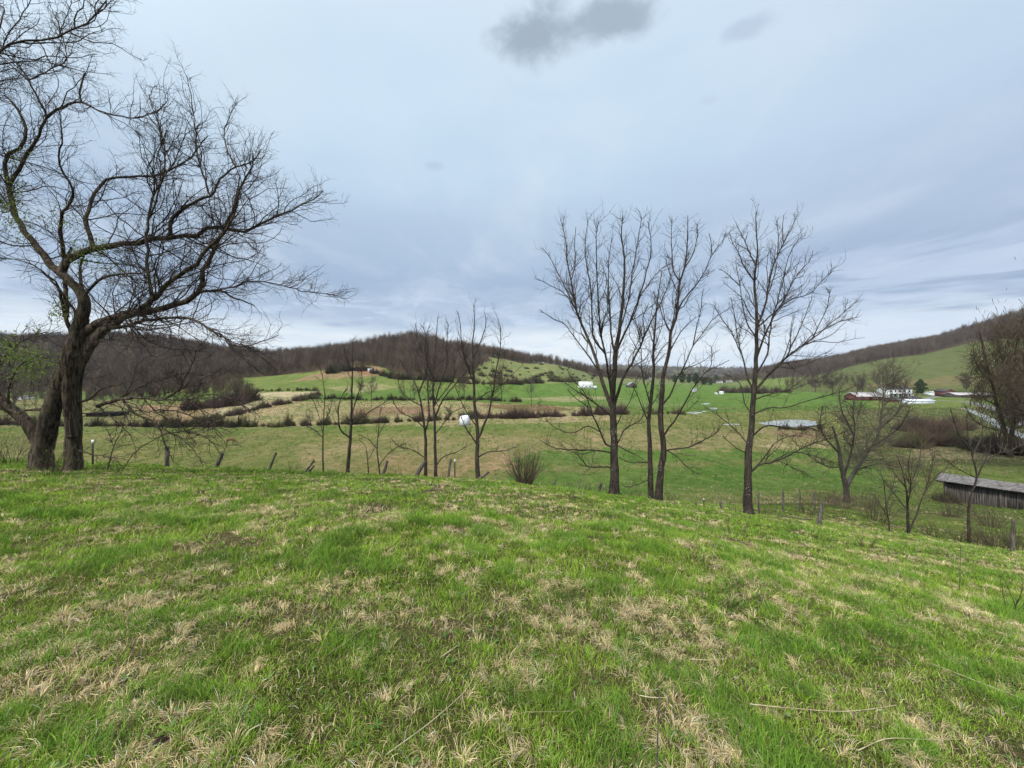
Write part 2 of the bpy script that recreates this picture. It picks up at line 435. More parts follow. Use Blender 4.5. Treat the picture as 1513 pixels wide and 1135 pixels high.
def build_grass():
    for kind, nm in (('green', 'grass'), ('dry', 'dry_grass')):
        A = Acc(); g = np.random.default_rng(11 if kind == 'green' else 12)
        zones = ((1.75, 1.05, 8.0, 1.25, .64), (2.0, 7.8, 27, 1.6, .58))
        for um, y0, y1, pw, fr in zones:
            lodf = lambda Y: np.clip(Y/3.2, 1, 5)
            if kind == 'green':
                n = int(600000*fr); x, Y = scatter_pts(g, n, um, y0, y1, pw); dry = dry_field(x, Y); lush = lush_field(x, Y)
                bare = fbm(x*1.3-20, Y*1.3, 91, 3)+.09*np.exp(-((x+2.4)/1.2)**2-((Y-2.6)/1.)**2)
                k = g.random(n) > sstep(.52, .68, dry)*.5+sstep(.66, .76, bare)*.9
                x, Y, lush = x[k], Y[k], lush[k]; n = len(x); lod = lodf(Y); l = sstep(.50, .66, lush)
                h = (.022+.036*g.random(n))*(1+1.3*l)*np.clip(lod, 1, 1.8)
                az = np.where(g.random(n) < .55, fbm(x*1.7, Y*1.7, 81, 2)*4*math.pi+g.normal(0, .7, n), g.random(n)*6.283)
                A.add(*blade_geo(g, x, Y, h, (.0016+.0015*g.random(n))*lod**.9, az, .25+.8*g.random(n), g.random(n)*.6, green_cols(g, x, Y, l[:, None])))
                # lush tufts: blades fanning out of one crown
                m = int(7000*fr); tx, tY = scatter_pts(g, m, um, y0, y1, pw); k = g.random(m) < .25+.9*sstep(.45, .62, lush_field(tx, tY)); tx, tY = tx[k], tY[k]; m = len(tx); nb = 24
                lod = np.repeat(lodf(tY), nb); n = m*nb; az = g.random(n)*6.283; rr = np.abs(g.normal(size=n))*.028*lod**.6
                x = np.repeat(tx, nb)+np.cos(az)*rr; Y = np.repeat(tY, nb)+np.sin(az)*rr
                hs = np.repeat(.055+.06*g.random(m), nb)*(.55+.6*g.random(n))*np.clip(lod, 1, 1.5)
                A.add(*blade_geo(g, x, Y, hs, (.0022+.0016*g.random(n))*lod**.9, az, .3+.9*g.random(n), .08+.5*g.random(n), green_cols(g, x, Y, np.repeat(g.random(m), nb)[:, None])))
                m = int(650*fr); tx, tY = scatter_pts(g, m, um, y0, min(y1, 14), pw); nb = 8; lod = np.repeat(lodf(tY), nb); n = m*nb
                az = np.tile(np.arange(nb)*6.283/nb, m)+g.normal(0, .3, n); sz = np.repeat(.6+.8*g.random(m), nb)
                cc = np.repeat(np.array((.07, .14, .03))+np.array((.05, .05, .02))*g.random((m, 1)), nb, 0)*(.8+.4*g.random(n))[:, None]
                A.add(*blade_geo(g, np.repeat(tx, nb)+np.cos(az)*.006, np.repeat(tY, nb)+np.sin(az)*.006, (.024+.022*g.random(n))*sz, (.008+.006*g.random(n))*sz, az, .2+.4*g.random(n), .7+.5*g.random(n), cc, False, .018))
            else:
                n = int(150000*fr); x, Y = scatter_pts(g, n, um, y0, y1, pw); k = g.random(n) < .32+.6*sstep(.46, .66, dry_field(x, Y)); x, Y = x[k], Y[k]; n = len(x); lod = lodf(Y)
                A.add(*blade_geo(g, x, Y, (.025+.07*g.random(n)**1.4)*np.clip(lod, 1, 1.7), (.0013+.0015*g.random(n))*lod**.9, g.random(n)*6.283, .2+1.*g.random(n), .8+.65*g.random(n), straw_cols(g, n), True))
                m = int(7600*fr); tx, tY = scatter_pts(g, m, um, y0, y1, pw); k = g.random(m) < .16+.84*sstep(.49, .64, dry_field(tx, tY)); tx, tY = tx[k], tY[k]; m = len(tx); nb = 30
                lod = np.repeat(lodf(tY), nb); n = m*nb; main = np.repeat(g.random(m)*6.283, nb); az = main+g.normal(0, .8, n); rr = np.abs(g.normal(size=n))*.03*lod**.6
                x = np.repeat(tx, nb)+np.cos(az)*rr; Y = np.repeat(tY, nb)+np.sin(az)*rr
                hs = np.repeat(.042+.070*g.random(m)**1.6, nb)*(.5+.7*g.random(n))*np.clip(lod, 1, 1.4)
                A.add(*blade_geo(g, x, Y, hs, (.0015+.0016*g.random(n))*lod**.9, az, .3+1.*g.random(n), .9+.6*g.random(n), straw_cols(g, n)*np.repeat(.75+.5*g.random(m), nb)[:, None], True, .008))
        tag(obj(nm, A.mesh(nm), M['grass']), kind='stuff')
    # coarse tussocks over the pasture below the slope
    g = np.random.default_rng(19); A = Acc(); m = 26000
    x, Y = scatter_pts(g, m, 1.45, 30, 190, 1.3); d = fbm(x*.05, Y*.05, 23, 4)*.6+fbm(x*.4, Y*.4, 24, 3)*.4
    nb = 5; s_ = np.repeat(.12+.004*Y*.6, nb); n = m*nb; az = g.random(n)*6.283
    kd = np.repeat(g.random(m) < sstep(.42, .62, d)*.75+.06, nb)[:, None]
    c = np.where(kd, straw_cols(g, n)*.5, np.array((.105, .150, .034))*(.6+.8*g.random(n))[:, None])
    xx = np.repeat(x, nb)+g.normal(size=n)*.2; YY = np.repeat(Y, nb)+g.normal(size=n)*.3
    k = np.repeat((Y > 30), nb)
    A.add(*blade_geo(g, xx, YY, s_*(.6+.9*g.random(n)), s_*.28, az, .3+.9*g.random(n), .3+.8*g.random(n), c, False))
    tag(obj('pasture_tussocks', A.mesh('pasture_tussocks'), M['grass']), kind='stuff')
build_grass()

# ------------------------------------------------------------------ branching
def spline(P, N):
    P = np.asarray(P, float)
    if len(P) == 2: P = np.array([P[0], (P[0]*2+P[1])/3, (P[0]+2*P[1])/3, P[1]])
    d = np.concatenate([[0], np.cumsum(np.linalg.norm(np.diff(P, axis=0), axis=1))]); d /= d[-1]
    t = np.linspace(0, 1, N); i = np.clip(np.searchsorted(d, t, side='right')-1, 0, len(P)-2)
    f = ((t-d[i])/(d[i+1]-d[i]+1e-9))[:, None]
    g = lambda k: P[np.clip(k, 0, len(P)-1)]
    return catmull(g(i-1), g(i), g(i+1), g(i+2), f)

def spawn(P, R, per_m, t0, ang, lf, N, rf, wig, up, g, minlen=.15, maxlen=9, tf=.6, nmin=0, tip=1., rmin=.0032):
    """children of every parent polyline; P (B,Np,3), R (B,Np)"""
    B, Np = P.shape[:2]
    seg = np.linalg.norm(np.diff(P, axis=1), axis=2); L = seg.sum(1)
    cnt = np.maximum(g.poisson(L*per_m*(1-t0)), nmin)
    idx = np.repeat(np.arange(B), cnt); n = len(idx)
    if n == 0: return np.zeros((0, N, 3)), np.zeros((0, N))
    t = t0 + (1-t0)*g.random(n)
    f = t*(Np-1); i = np.minimum(f.astype(int), Np-2); f = (f-i)[:, None]
    st = P[idx, i]*(1-f)+P[idx, i+1]*f; T = norm(P[idx, i+1]-P[idx, i]); rr = R[idx, i]*(1-f[:, 0])+R[idx, i+1]*f[:, 0]
    v = norm(np.cross(T, g.normal(size=(n, 3))))
    a = np.radians(ang[0]+(ang[1]-ang[0])*g.random(n))[:, None]
    d = norm(T*np.cos(a)+v*np.sin(a))
    ln = np.clip(L[idx]*lf*(1-tf*t)*(.55+.9*g.random(n)), minlen, maxlen)
    r0 = np.minimum(rr*.8, np.maximum(ln*rf, rmin))
    Q = np.empty((n, N, 3)); Q[:, 0] = st; s = (ln/(N-1))[:, None]
    w = g.normal(size=(n, 3))*wig*.3
    for k in range(1, N):
        d = norm(d + g.normal(size=(n, 3))*wig/math.sqrt(N)*1.6 + w/N + np.array([0, 0, up])/N*2)
        Q[:, k] = Q[:, k-1]+d*s
    RR = r0[:, None]*(1-(1-.35*tip)*np.linspace(0, 1, N)[None, :])
    return Q, RR

class Tree:
    """guides are limbs laid out along the tree's own skeleton; twigs are grown from them"""
    def __init__(s, Y0, base_px, seed):
        s.Y0 = Y0; s.g = np.random.default_rng(seed); s.limbs = []; s.pxy = []; s.pts = []
    def limb(s, pts, w0, w1, N=18, slope=None, jit=.012, part='limb', power=.72, flare=0, y=None):
        pts = np.asarray(pts, float)
        Y = s.Y0 if y is None else y; snap = None
        if s.pts and y is None:
            allp = np.concatenate(s.pts); q = np.stack([CX+allp[:, 0]/allp[:, 1]*F, HZ-allp[:, 2]/allp[:, 1]*F], -1)
            k = np.argmin(((q-pts[0])**2).sum(1))
            if ((q[k]-pts[0])**2).sum() < 30**2: Y = allp[k, 1]; snap = allp[k]
        ln = np.concatenate([[0], np.cumsum(np.linalg.norm(np.diff(pts, axis=0), axis=1))])/F*s.Y0
        sl = slope if slope is not None else s.g.choice([-1, 1])*s.g.uniform(.2, .6)
        Ys = Y + sl*ln
        P = np.array([at(a, b, c) for (a, b), c in zip(pts, Ys)])
        if part == 'trunk' and y is None or flare:
            zg = float(H(P[0, 0], P[0, 1])); P[0, 2] = zg-.12
        if snap is not None: P[0] = snap
        P = spline(P, N)
        P[1:] += s.g.normal(size=(N-1, 3))*jit*ln[-1]/6
        t = np.linspace(0, 1, N)
        W = (w0+(w1-w0)*t**power)*(1+flare*np.exp(-t*N*.7))
        u_ = np.abs(P[:, 0]/P[:, 1]); R = W*.5/F*Ys.mean()/np.sqrt(1+.9*u_*u_)
        s.limbs.append((part, P, R)); s.pts.append(P); return s
    def build(s, name, label, group, mats, lv, sides=8, leaves=None, cat='tree'):
        b = s.limbs[0][1][0]
        root = thing(name, label, cat, tuple(b), 0, group); g = s.g
        Ps = []; Rs = []
        for part, P, R in s.limbs:
            A = Acc(); v, q = tubes((P-b)[None], R[None], sides if part == 'limb' else 14)
            if part == 'trunk':   # irregular, ridged trunk
                k = 14; ringn = len(P); a = np.tile(np.arange(k), ringn); zz_ = np.repeat(np.arange(ringn), k)
                cen = np.repeat(P-b, k, 0); rel = v-cen
                rel *= (1+.10*np.sin(a*3*2*math.pi/k+zz_*.3)+g.normal(0, .045, len(v)))[:, None]; v = cen+rel
            # closed rounded tip
            A.add(v, q); obj(part, A.mesh(part, True), mats[0], root)
            Ps.append(spline(P, 18)); Rs.append(np.interp(np.linspace(0, 1, 18), np.linspace(0, 1, len(R)), R))
        P = np.array(Ps)-b; R = np.array(Rs)
        tr = np.array([p == 'trunk' for p, _, _ in s.limbs])
        A = Acc(); cur = (P[~tr], R[~tr]) if (~tr).any() else (P, R)
        tt = np.array([spline(p[8:], 18) for p in P[tr]]); rt = np.array([np.interp(np.linspace(0, 1, 18), np.linspace(0, 1, 10), r[8:]) for r in R[tr]])
        thin = rt[:, -1] < .05
        if thin.any() and (~tr).any(): cur = (np.concatenate([cur[0], tt[thin]]), np.concatenate([cur[1], rt[thin]]))
        allc = []
        for k, L in enumerate(lv):
            Q, RR = spawn(*cur, g=g, **L)
            if L.get('N', 5) >= 0:
                A.tube(Q, RR, 5 if k == 0 else 3)
            allc.append((Q, RR))
            if k+1 < len(lv):
                if k == 0:   # the next level grows from limbs too
                    a = spline_batch(cur[0], Q.shape[1]) ; cur = (np.concatenate([Q, a]), np.concatenate([RR, rad_batch(cur[1], Q.shape[1])]))
                else: cur = (Q, RR)
        if A.n: obj('crown', A.mesh('crown', True), mats[1], root)
        return root, allc

def spline_batch(P, N):
    t = np.linspace(0, P.shape[1]-1, N); i = np.minimum(t.astype(int), P.shape[1]-2); f = (t-i)[None, :, None]
    return P[:, i]*(1-f)+P[:, i+1]*f
def rad_batch(R, N):
    t = np.linspace(0, R.shape[1]-1, N); i = np.minimum(t.astype(int), R.shape[1]-2); f = (t-i)[None, :]
    return R[:, i]*(1-f)+R[:, i+1]*f

def leaf_cluster(points, n_per, size, spread, g, cols):
    pts = np.repeat(points, n_per, 0) + g.normal(size=(len(points)*n_per, 3))*spread
    n = len(pts); a = norm(g.normal(size=(n, 3))); b = norm(np.cross(a, g.normal(size=(n, 3))))
    s = (size*(.6+.8*g.random(n)))[:, None]
    V = np.stack([pts, pts+a*s*.5+b*s*.3, pts+a*s, pts+a*s*.5-b*s*.3], 1).reshape(-1, 3)
    q = np.arange(n*4).reshape(-1, 4)
    t = g.random(n)[:, None]; c = np.array(cols[0])*(1-t)+np.array(cols[1])*t
    return V, q, None, np.repeat(c, 4, 0)

# ---- the three walnut trees
WAL = [dict(per_m=3.0, t0=.18, ang=(20, 48), lf=.36, tf=.9, N=8, rf=.0105, wig=.34, up=.38, minlen=.45, maxlen=2.4, rmin=.010),
       dict(per_m=3.6, t0=.10, ang=(28, 60), lf=.45, N=5, rf=.0085, wig=.36, up=.34, minlen=.28, maxlen=1.0, rmin=.008),
       dict(per_m=3.2, t0=.10, ang=(30, 70), lf=.5, N=4, rf=.012, wig=.36, up=.35, minlen=.14, maxlen=.38, rmin=.0062)]
t1 = Tree(18, 907, 101)
t1.limb([(907,738),(908,700),(908,660),(907,635),(906,610),(905,580),(908,545),(909,518),(915,490),(920,445),(923,400),(922,375),(918,345),(920,318)], 13.5, .9, 40, 0.0, .004, 'trunk', .85, .5)
for pts, w in (
 ([(906,612),(899,590),(890,565),(882,540),(877,520),(866,495),(855,470),(849,440),(845,420),(838,380),(833,340),(828,324)], 7.5),
 ([(906,603),(901,560),(893,520),(887,480),(884,440),(882,400),(881,360),(884,327)], 5.5),
 ([(892,517),(877,498),(874,450),(872,420),(866,385),(864,360),(868,328)], 4),
 ([(909,520),(904,500),(901,460),(899,420),(900,380),(905,352)], 4),
 ([(909,525),(922,495),(938,460),(946,435),(955,405),(962,370),(960,340),(957,326)], 5),
 ([(925,485),(935,462),(950,432),(972,402),(988,390)], 2.4),
 ([(915,490),(926,455),(932,420),(938,380),(944,350),(948,322)], 3),
 ([(907,605),(915,575),(925,550),(935,535),(946,512),(960,480),(975,450),(990,415),(996,392)], 5.5),
 ([(880,545),(865,520),(850,500),(835,480),(815,470),(798,458)], 3),
 ([(866,495),(850,457),(835,435),(820,425),(793,412)], 2.6),
 ([(851,457),(833,420),(820,395),(812,380),(801,366)], 2.6),
 ([(845,420),(850,390),(849,360),(851,335)], 2),
 ([(899,616),(885,600),(872,590),(850,576),(830,562)], 2.6),
 ([(905,660),(895,656),(888,640),(876,615),(866,600),(850,588),(838,575)], 4),
 ([(904,671),(880,665),(850,665),(820,662),(797,650)], 3.2),
 ([(904,697),(896,690),(885,690),(870,690),(860,680),(848,668),(825,662)], 3.4),
 ([(888,640),(868,630),(845,640),(820,632),(806,620)], 2.2),
 ([(876,615),(868,590),(860,575),(845,560),(838,545)], 2.2),
 ([(910,660),(915,650),(925,632),(945,622),(955,605),(965,588)], 3),
 ([(910,658),(930,668),(945,675),(955,683)], 2),
 ([(946,512),(952,490),(950,470),(958,450)], 2),
 ([(905,640),(920,610),(932,590),(940,560)], 2.2)):
    t1.limb(pts, w*.88, .8, 18)
t1.build('walnut_tree', 'tall vase-shaped bare walnut tree, leftmost of the three tall trees right of centre', 'tall bare walnut trees', (M['bark_walnut'], M['twig']), WAL)

t2 = Tree(18.6, 965, 102)
t2.limb([(972,745),(975,710),(977,690),(981,665),(978,640),(976,610),(979,580),(980,555),(985,535),(989,518),(991,490),(999,470),(1002,445),(1004,420),(1012,395),(1015,370),(1016,345),(1016,318)], 11, .9, 40, 0.0, .003, 'trunk', .85, .4)
t2.limb([(962,745),(961,700),(960,650),(959,625),(962,590),(966,550),(965,520),(968,480),(972,440),(978,400)], 8.5, .9, 30, -.02, .003, 'trunk', .9, .25, y=18.75)
for pts, w in (
 ([(982,648),(998,620),(1010,600),(1020,580),(1030,565),(1048,545),(1052,530),(1050,510)], 4.2),
 ([(981,602),(990,585),(1000,560),(1012,540),(1025,510),(1040,490),(1055,470),(1080,455)], 3.8),
 ([(1001,455),(1012,440),(1030,420),(1042,400),(1050,380),(1065,360),(1073,346)], 3),
 ([(1050,380),(1051,360),(1048,345)], 1.6),
 ([(1004,420),(995,400),(993,375),(992,345),(993,324)], 3),
 ([(1012,395),(1024,375),(1030,350),(1030,332)], 2.6),
 ([(959,625),(950,605),(942,585),(935,570)], 3),
 ([(960,605),(972,585),(980,570)], 2),
 ([(980,668),(1000,663),(1020,660),(1040,650),(1058,640),(1068,625)], 3.2),
 ([(986,664),(1000,675),(1015,690),(1030,700)], 1.8),
 ([(958,680),(945,684),(930,683),(915,676)], 2.2),
 ([(958,710),(942,716),(925,720)], 1.8),
 ([(961,600),(950,560),(948,530),(945,500),(938,470)], 2.6),
 ([(991,490),(980,470),(975,455),(965,430)], 2.4),
 ([(1025,510),(1030,480),(1035,460),(1038,430)], 2.6),
 ([(989,520),(1000,500),(1015,480),(1035,465)], 2.4),
 ([(1048,545),(1062,540),(1078,532)], 1.8),
 ([(991,490),(996,465),(1000,440),(1012,420)], 2.2)):
    t2.limb(pts, w*.88, .8, 18)
t2.build('walnut_tree', 'bare walnut tree with two slim trunks side by side, middle of the three tall trees', 'tall bare walnut trees', (M['bark_walnut'], M['twig']), WAL)

t3 = Tree(17.3, 1105, 103)
t3.limb([(1105,763),(1105,700),(1106,670),(1110,640),(1112,610),(1114,580),(1117,540),(1117,520),(1118,480),(1117,450),(1115,420),(1117,395),(1120,370),(1117,340),(1117,312)], 13.5, .9, 40, 0.0, .004, 'trunk', .85, .5)
for pts, w in (
 ([(1117,395),(1108,375),(1100,355),(1092,340),(1087,328)], 3),
 ([(1116,415),(1100,395),(1092,375),(1083,360),(1078,345)], 3),
 ([(1118,487),(1128,460),(1135,430),(1140,400),(1148,380),(1160,355),(1170,335),(1180,313)], 4.8),
 ([(1148,380),(1150,350),(1147,325)], 2), ([(1155,362),(1156,340),(1158,318)], 1.8),
 ([(1118,527),(1128,500),(1142,470),(1160,440),(1172,415),(1185,398),(1197,385),(1201,370)], 4.8),
 ([(1118,487),(1135,470),(1165,445),(1195,435),(1210,420),(1225,405),(1231,397)], 3.4),
 ([(1117,560),(1125,540),(1135,520),(1137,490),(1143,465),(1156,420),(1163,385),(1175,360),(1190,346)], 3.8),
 ([(1117,575),(1140,550),(1160,530),(1175,518),(1195,505),(1220,485),(1245,463),(1272,441)], 5),
 ([(1157,532),(1170,510),(1180,490),(1192,460),(1200,440)], 3),
 ([(1200,500),(1210,480),(1222,455),(1227,428)], 2.4), ([(1220,485),(1245,474),(1270,468)], 1.6),
 ([(1114,580),(1105,560),(1098,530),(1090,512),(1080,490),(1062,465),(1055,450)], 4),
 ([(1117,500),(1105,480),(1097,450),(1093,420),(1088,392)], 3),
 ([(1093,425),(1080,410),(1068,400),(1062,398)], 1.8),
 ([(1098,530),(1090,500),(1086,470),(1080,440)], 2.4),
 ([(1116,595),(1130,585),(1150,580),(1180,572),(1205,562),(1225,552)], 3),
 ([(1116,612),(1135,603),(1165,602),(1200,590),(1240,580),(1265,570)], 3.2),
 ([(1114,645),(1130,630),(1150,630),(1180,634),(1210,628),(1245,618),(1275,600)], 3.6),
 ([(1107,700),(1120,688),(1145,682),(1175,668),(1200,655),(1225,648),(1255,635)], 4.6),
 ([(1110,697),(1126,680),(1135,668),(1145,655),(1165,645),(1190,640)], 3),
 ([(1106,657),(1092,640),(1075,625),(1055,610),(1040,600)], 3),
 ([(1104,670),(1088,662),(1068,645)], 2.6),
 ([(1175,668),(1195,672),(1220,680),(1245,690)], 1.8),
 ([(1145,682),(1170,690),(1200,705)], 1.6),
 ([(1112,610),(1100,595),(1095,570),(1080,556),(1068,552)], 2.4),
 ([(1130,560),(1150,540),(1170,535),(1200,530),(1222,520)], 2.2)):
    t3.limb(pts, w*.88, .8, 18)
t3.build('walnut_tree', 'tall bare walnut with wide low right limbs, rightmost of the three tall trees', 'tall bare walnut trees', (M['bark_walnut'], M['twig']), WAL)

# ---- slim young trees left of centre
YNG = [dict(per_m=3.0, t0=.16, ang=(24, 52), lf=.46, tf=.9, N=7, rf=.008, wig=.34, up=.42, minlen=.4, maxlen=2.2, rmin=.009),
       dict(per_m=3.2, t0=.12, ang=(28, 60), lf=.45, N=5, rf=.0075, wig=.34, up=.35, minlen=.25, maxlen=.9, rmin=.007),
       dict(per_m=2.4, t0=.12, ang=(30, 70), lf=.5, N=4, rf=.010, wig=.3, up=.3, minlen=.12, maxlen=.35, rmin=.0055)]
def young(Y, seed, limbs, label, mats=('bark_young', 'twig'), lv=YNG, name='young_tree', group='slim bare young trees along the fence', w1=.8, cat='tree'):
    t = Tree(Y, 0, seed)
    for i, (pts, w) in enumerate(limbs):
        if i == 0: t.limb(pts, w, w1, 30, 0, .004, 'trunk', .9, .25)
        else: t.limb(pts, w, .8, 14)
    return t.build(name, label, group, (M[mats[0]], M[mats[1]]), lv, cat=cat)
young(20, 111, [
 ([(707,712),(705,678),(706,655),(705,630),(701,597),(700,563),(699,529),(698,506),(701,483),(700,452)], 7),
 ([(706,652),(712,635),(722,610),(727,585),(733,550),(738,520),(740,490),(735,470)], 4),
 ([(704,657),(697,645),(688,632),(680,612)], 3), ([(705,675),(722,668),(745,666),(763,660)], 2.6),
 ([(700,565),(690,540),(682,510),(680,480),(676,460)], 2.6), ([(699,530),(710,505),(718,480),(716,462)], 2.4),
 ([(701,600),(720,580),(735,575),(752,560)], 2), ([(705,630),(690,610),(680,590),(672,570)], 2.2)],
 'slim bare tree forking into two upright leaders, just left of the round shrub')
young(20, 112, [
 ([(629,709),(629,655),(627,632),(623,602),(619,581),(612,563),(602,549),(590,530)], 5.5),
 ([(628,635),(634,615),(632,580),(630,545),(622,515),(612,490)], 3), ([(619,581),(630,550),(632,520),(628,490),(620,478)], 2.6),
 ([(626,675),(610,665),(592,661),(580,650)], 1.8), ([(627,632),(610,618),(590,608),(580,590)], 2),
 ([(623,602),(605,590),(592,575),(585,550)], 2), ([(611,563),(612,535),(618,505),(613,478)], 2.2)],
 'slim bare young tree, left one of the close pair beside a leaning dark post')
young(20.4, 113, [
 ([(644,709),(643,655),(642,620),(640,590),(640,560),(643,520),(645,490),(647,468)], 5),
 ([(642,622),(655,590),(680,560),(700,535)], 3), ([(642,600),(650,570),(660,540),(660,510),(663,480)], 2.6),
 ([(644,690),(655,675),(675,668),(690,658)], 2), ([(640,560),(630,530),(628,505),(635,480)], 2.2),
 ([(642,640),(656,625),(668,610),(690,600)], 1.8), ([(641,600),(652,585),(670,560),(672,530)], 2)],
 'slim bare young tree, right one of the close pair, its long limb reaching up right')
young(20, 114, [
 ([(513,700),(517,655),(519,620),(520,575),(521,547),(521,520),(522,500)], 6),
 ([(514,650),(503,635),(500,610),(503,590),(512,575)], 3), ([(518,630),(535,615),(560,600),(577,590)], 2.4),
 ([(521,550),(512,530),(508,510)], 1.8), ([(519,610),(528,585),(535,560),(532,540)], 2)],
 'slim grey-barked young tree with crooked left fork, right of the split post')
young(19.7, 115, [([(478,698),(477,660),(478,620),(480,590),(477,560),(474,545)], 2.6), ([(478,650),(465,635),(450,628)], 1.5), ([(478,625),(488,605),(492,585)], 1.5), ([(478,640),(470,610),(462,590)], 1.4)],
 'thin bare sapling left of the grey-barked young tree', w1=.6)
young(19.7, 116, [([(545,703),(543,680),(540,660),(530,650)], 2), ([(543,680),(552,665),(556,655)], 1.2)], 'short twiggy sapling right of the grey-barked young tree', w1=.6)
young(20.2, 117, [([(562,707),(560,690),(557,662),(560,630),(562,600)], 2.4), ([(560,690),(572,672),(585,662),(600,655)], 1.5), ([(557,662),(545,650),(530,642)], 1.4), ([(558,650),(566,630),(575,620)], 1.4)],
 'thin bare sapling beside the thin crooked fence post', w1=.6)
young(13.2, 118, [([(157,690),(168,660),(178,640),(184,620),(186,604)], 2.2), ([(168,660),(160,640),(152,625)], 1.2)], 'thin leaning sapling beside the steel post under the old tree', w1=.7)

# ---- big old tree at left
BIG = [dict(per_m=5.0, t0=.06, ang=(22, 58), lf=.33, N=10, rf=.008, wig=.40, up=.22, minlen=.6, maxlen=3.2, rmin=.009),
       dict(per_m=5.4, t0=.10, ang=(25, 62), lf=.45, N=7, rf=.0075, wig=.44, up=.16, minlen=.3, maxlen=1.1, rmin=.0052),
       dict(per_m=6.0, t0=.10, ang=(28, 68), lf=.5, N=4, rf=.011, wig=.4, up=.2, minlen=.12, maxlen=.42, rmin=.0042)]
bt = Tree(12.5, 72, 104)
bt.limb([(60,700),(61,670),(68,635),(76,605),(88,570),(100,535),(109,505),(118,475),(124,450),(120,434),(106,419),(90,404)], 38, 15, 34, 0, .004, 'trunk', 1., .25)
bt.limb([(109,697),(108,655),(108,615),(109,580),(114,548),(128,518),(148,492),(165,478)], 29, 18, 26, 0, .004, 'trunk', 1., .15, y=12.7)
bt.limb([(107,645),(105,610),(102,575),(106,535),(114,502),(121,470)], 22, 25, 18, 0, .004, 'limb', 1., 0, y=12.55)
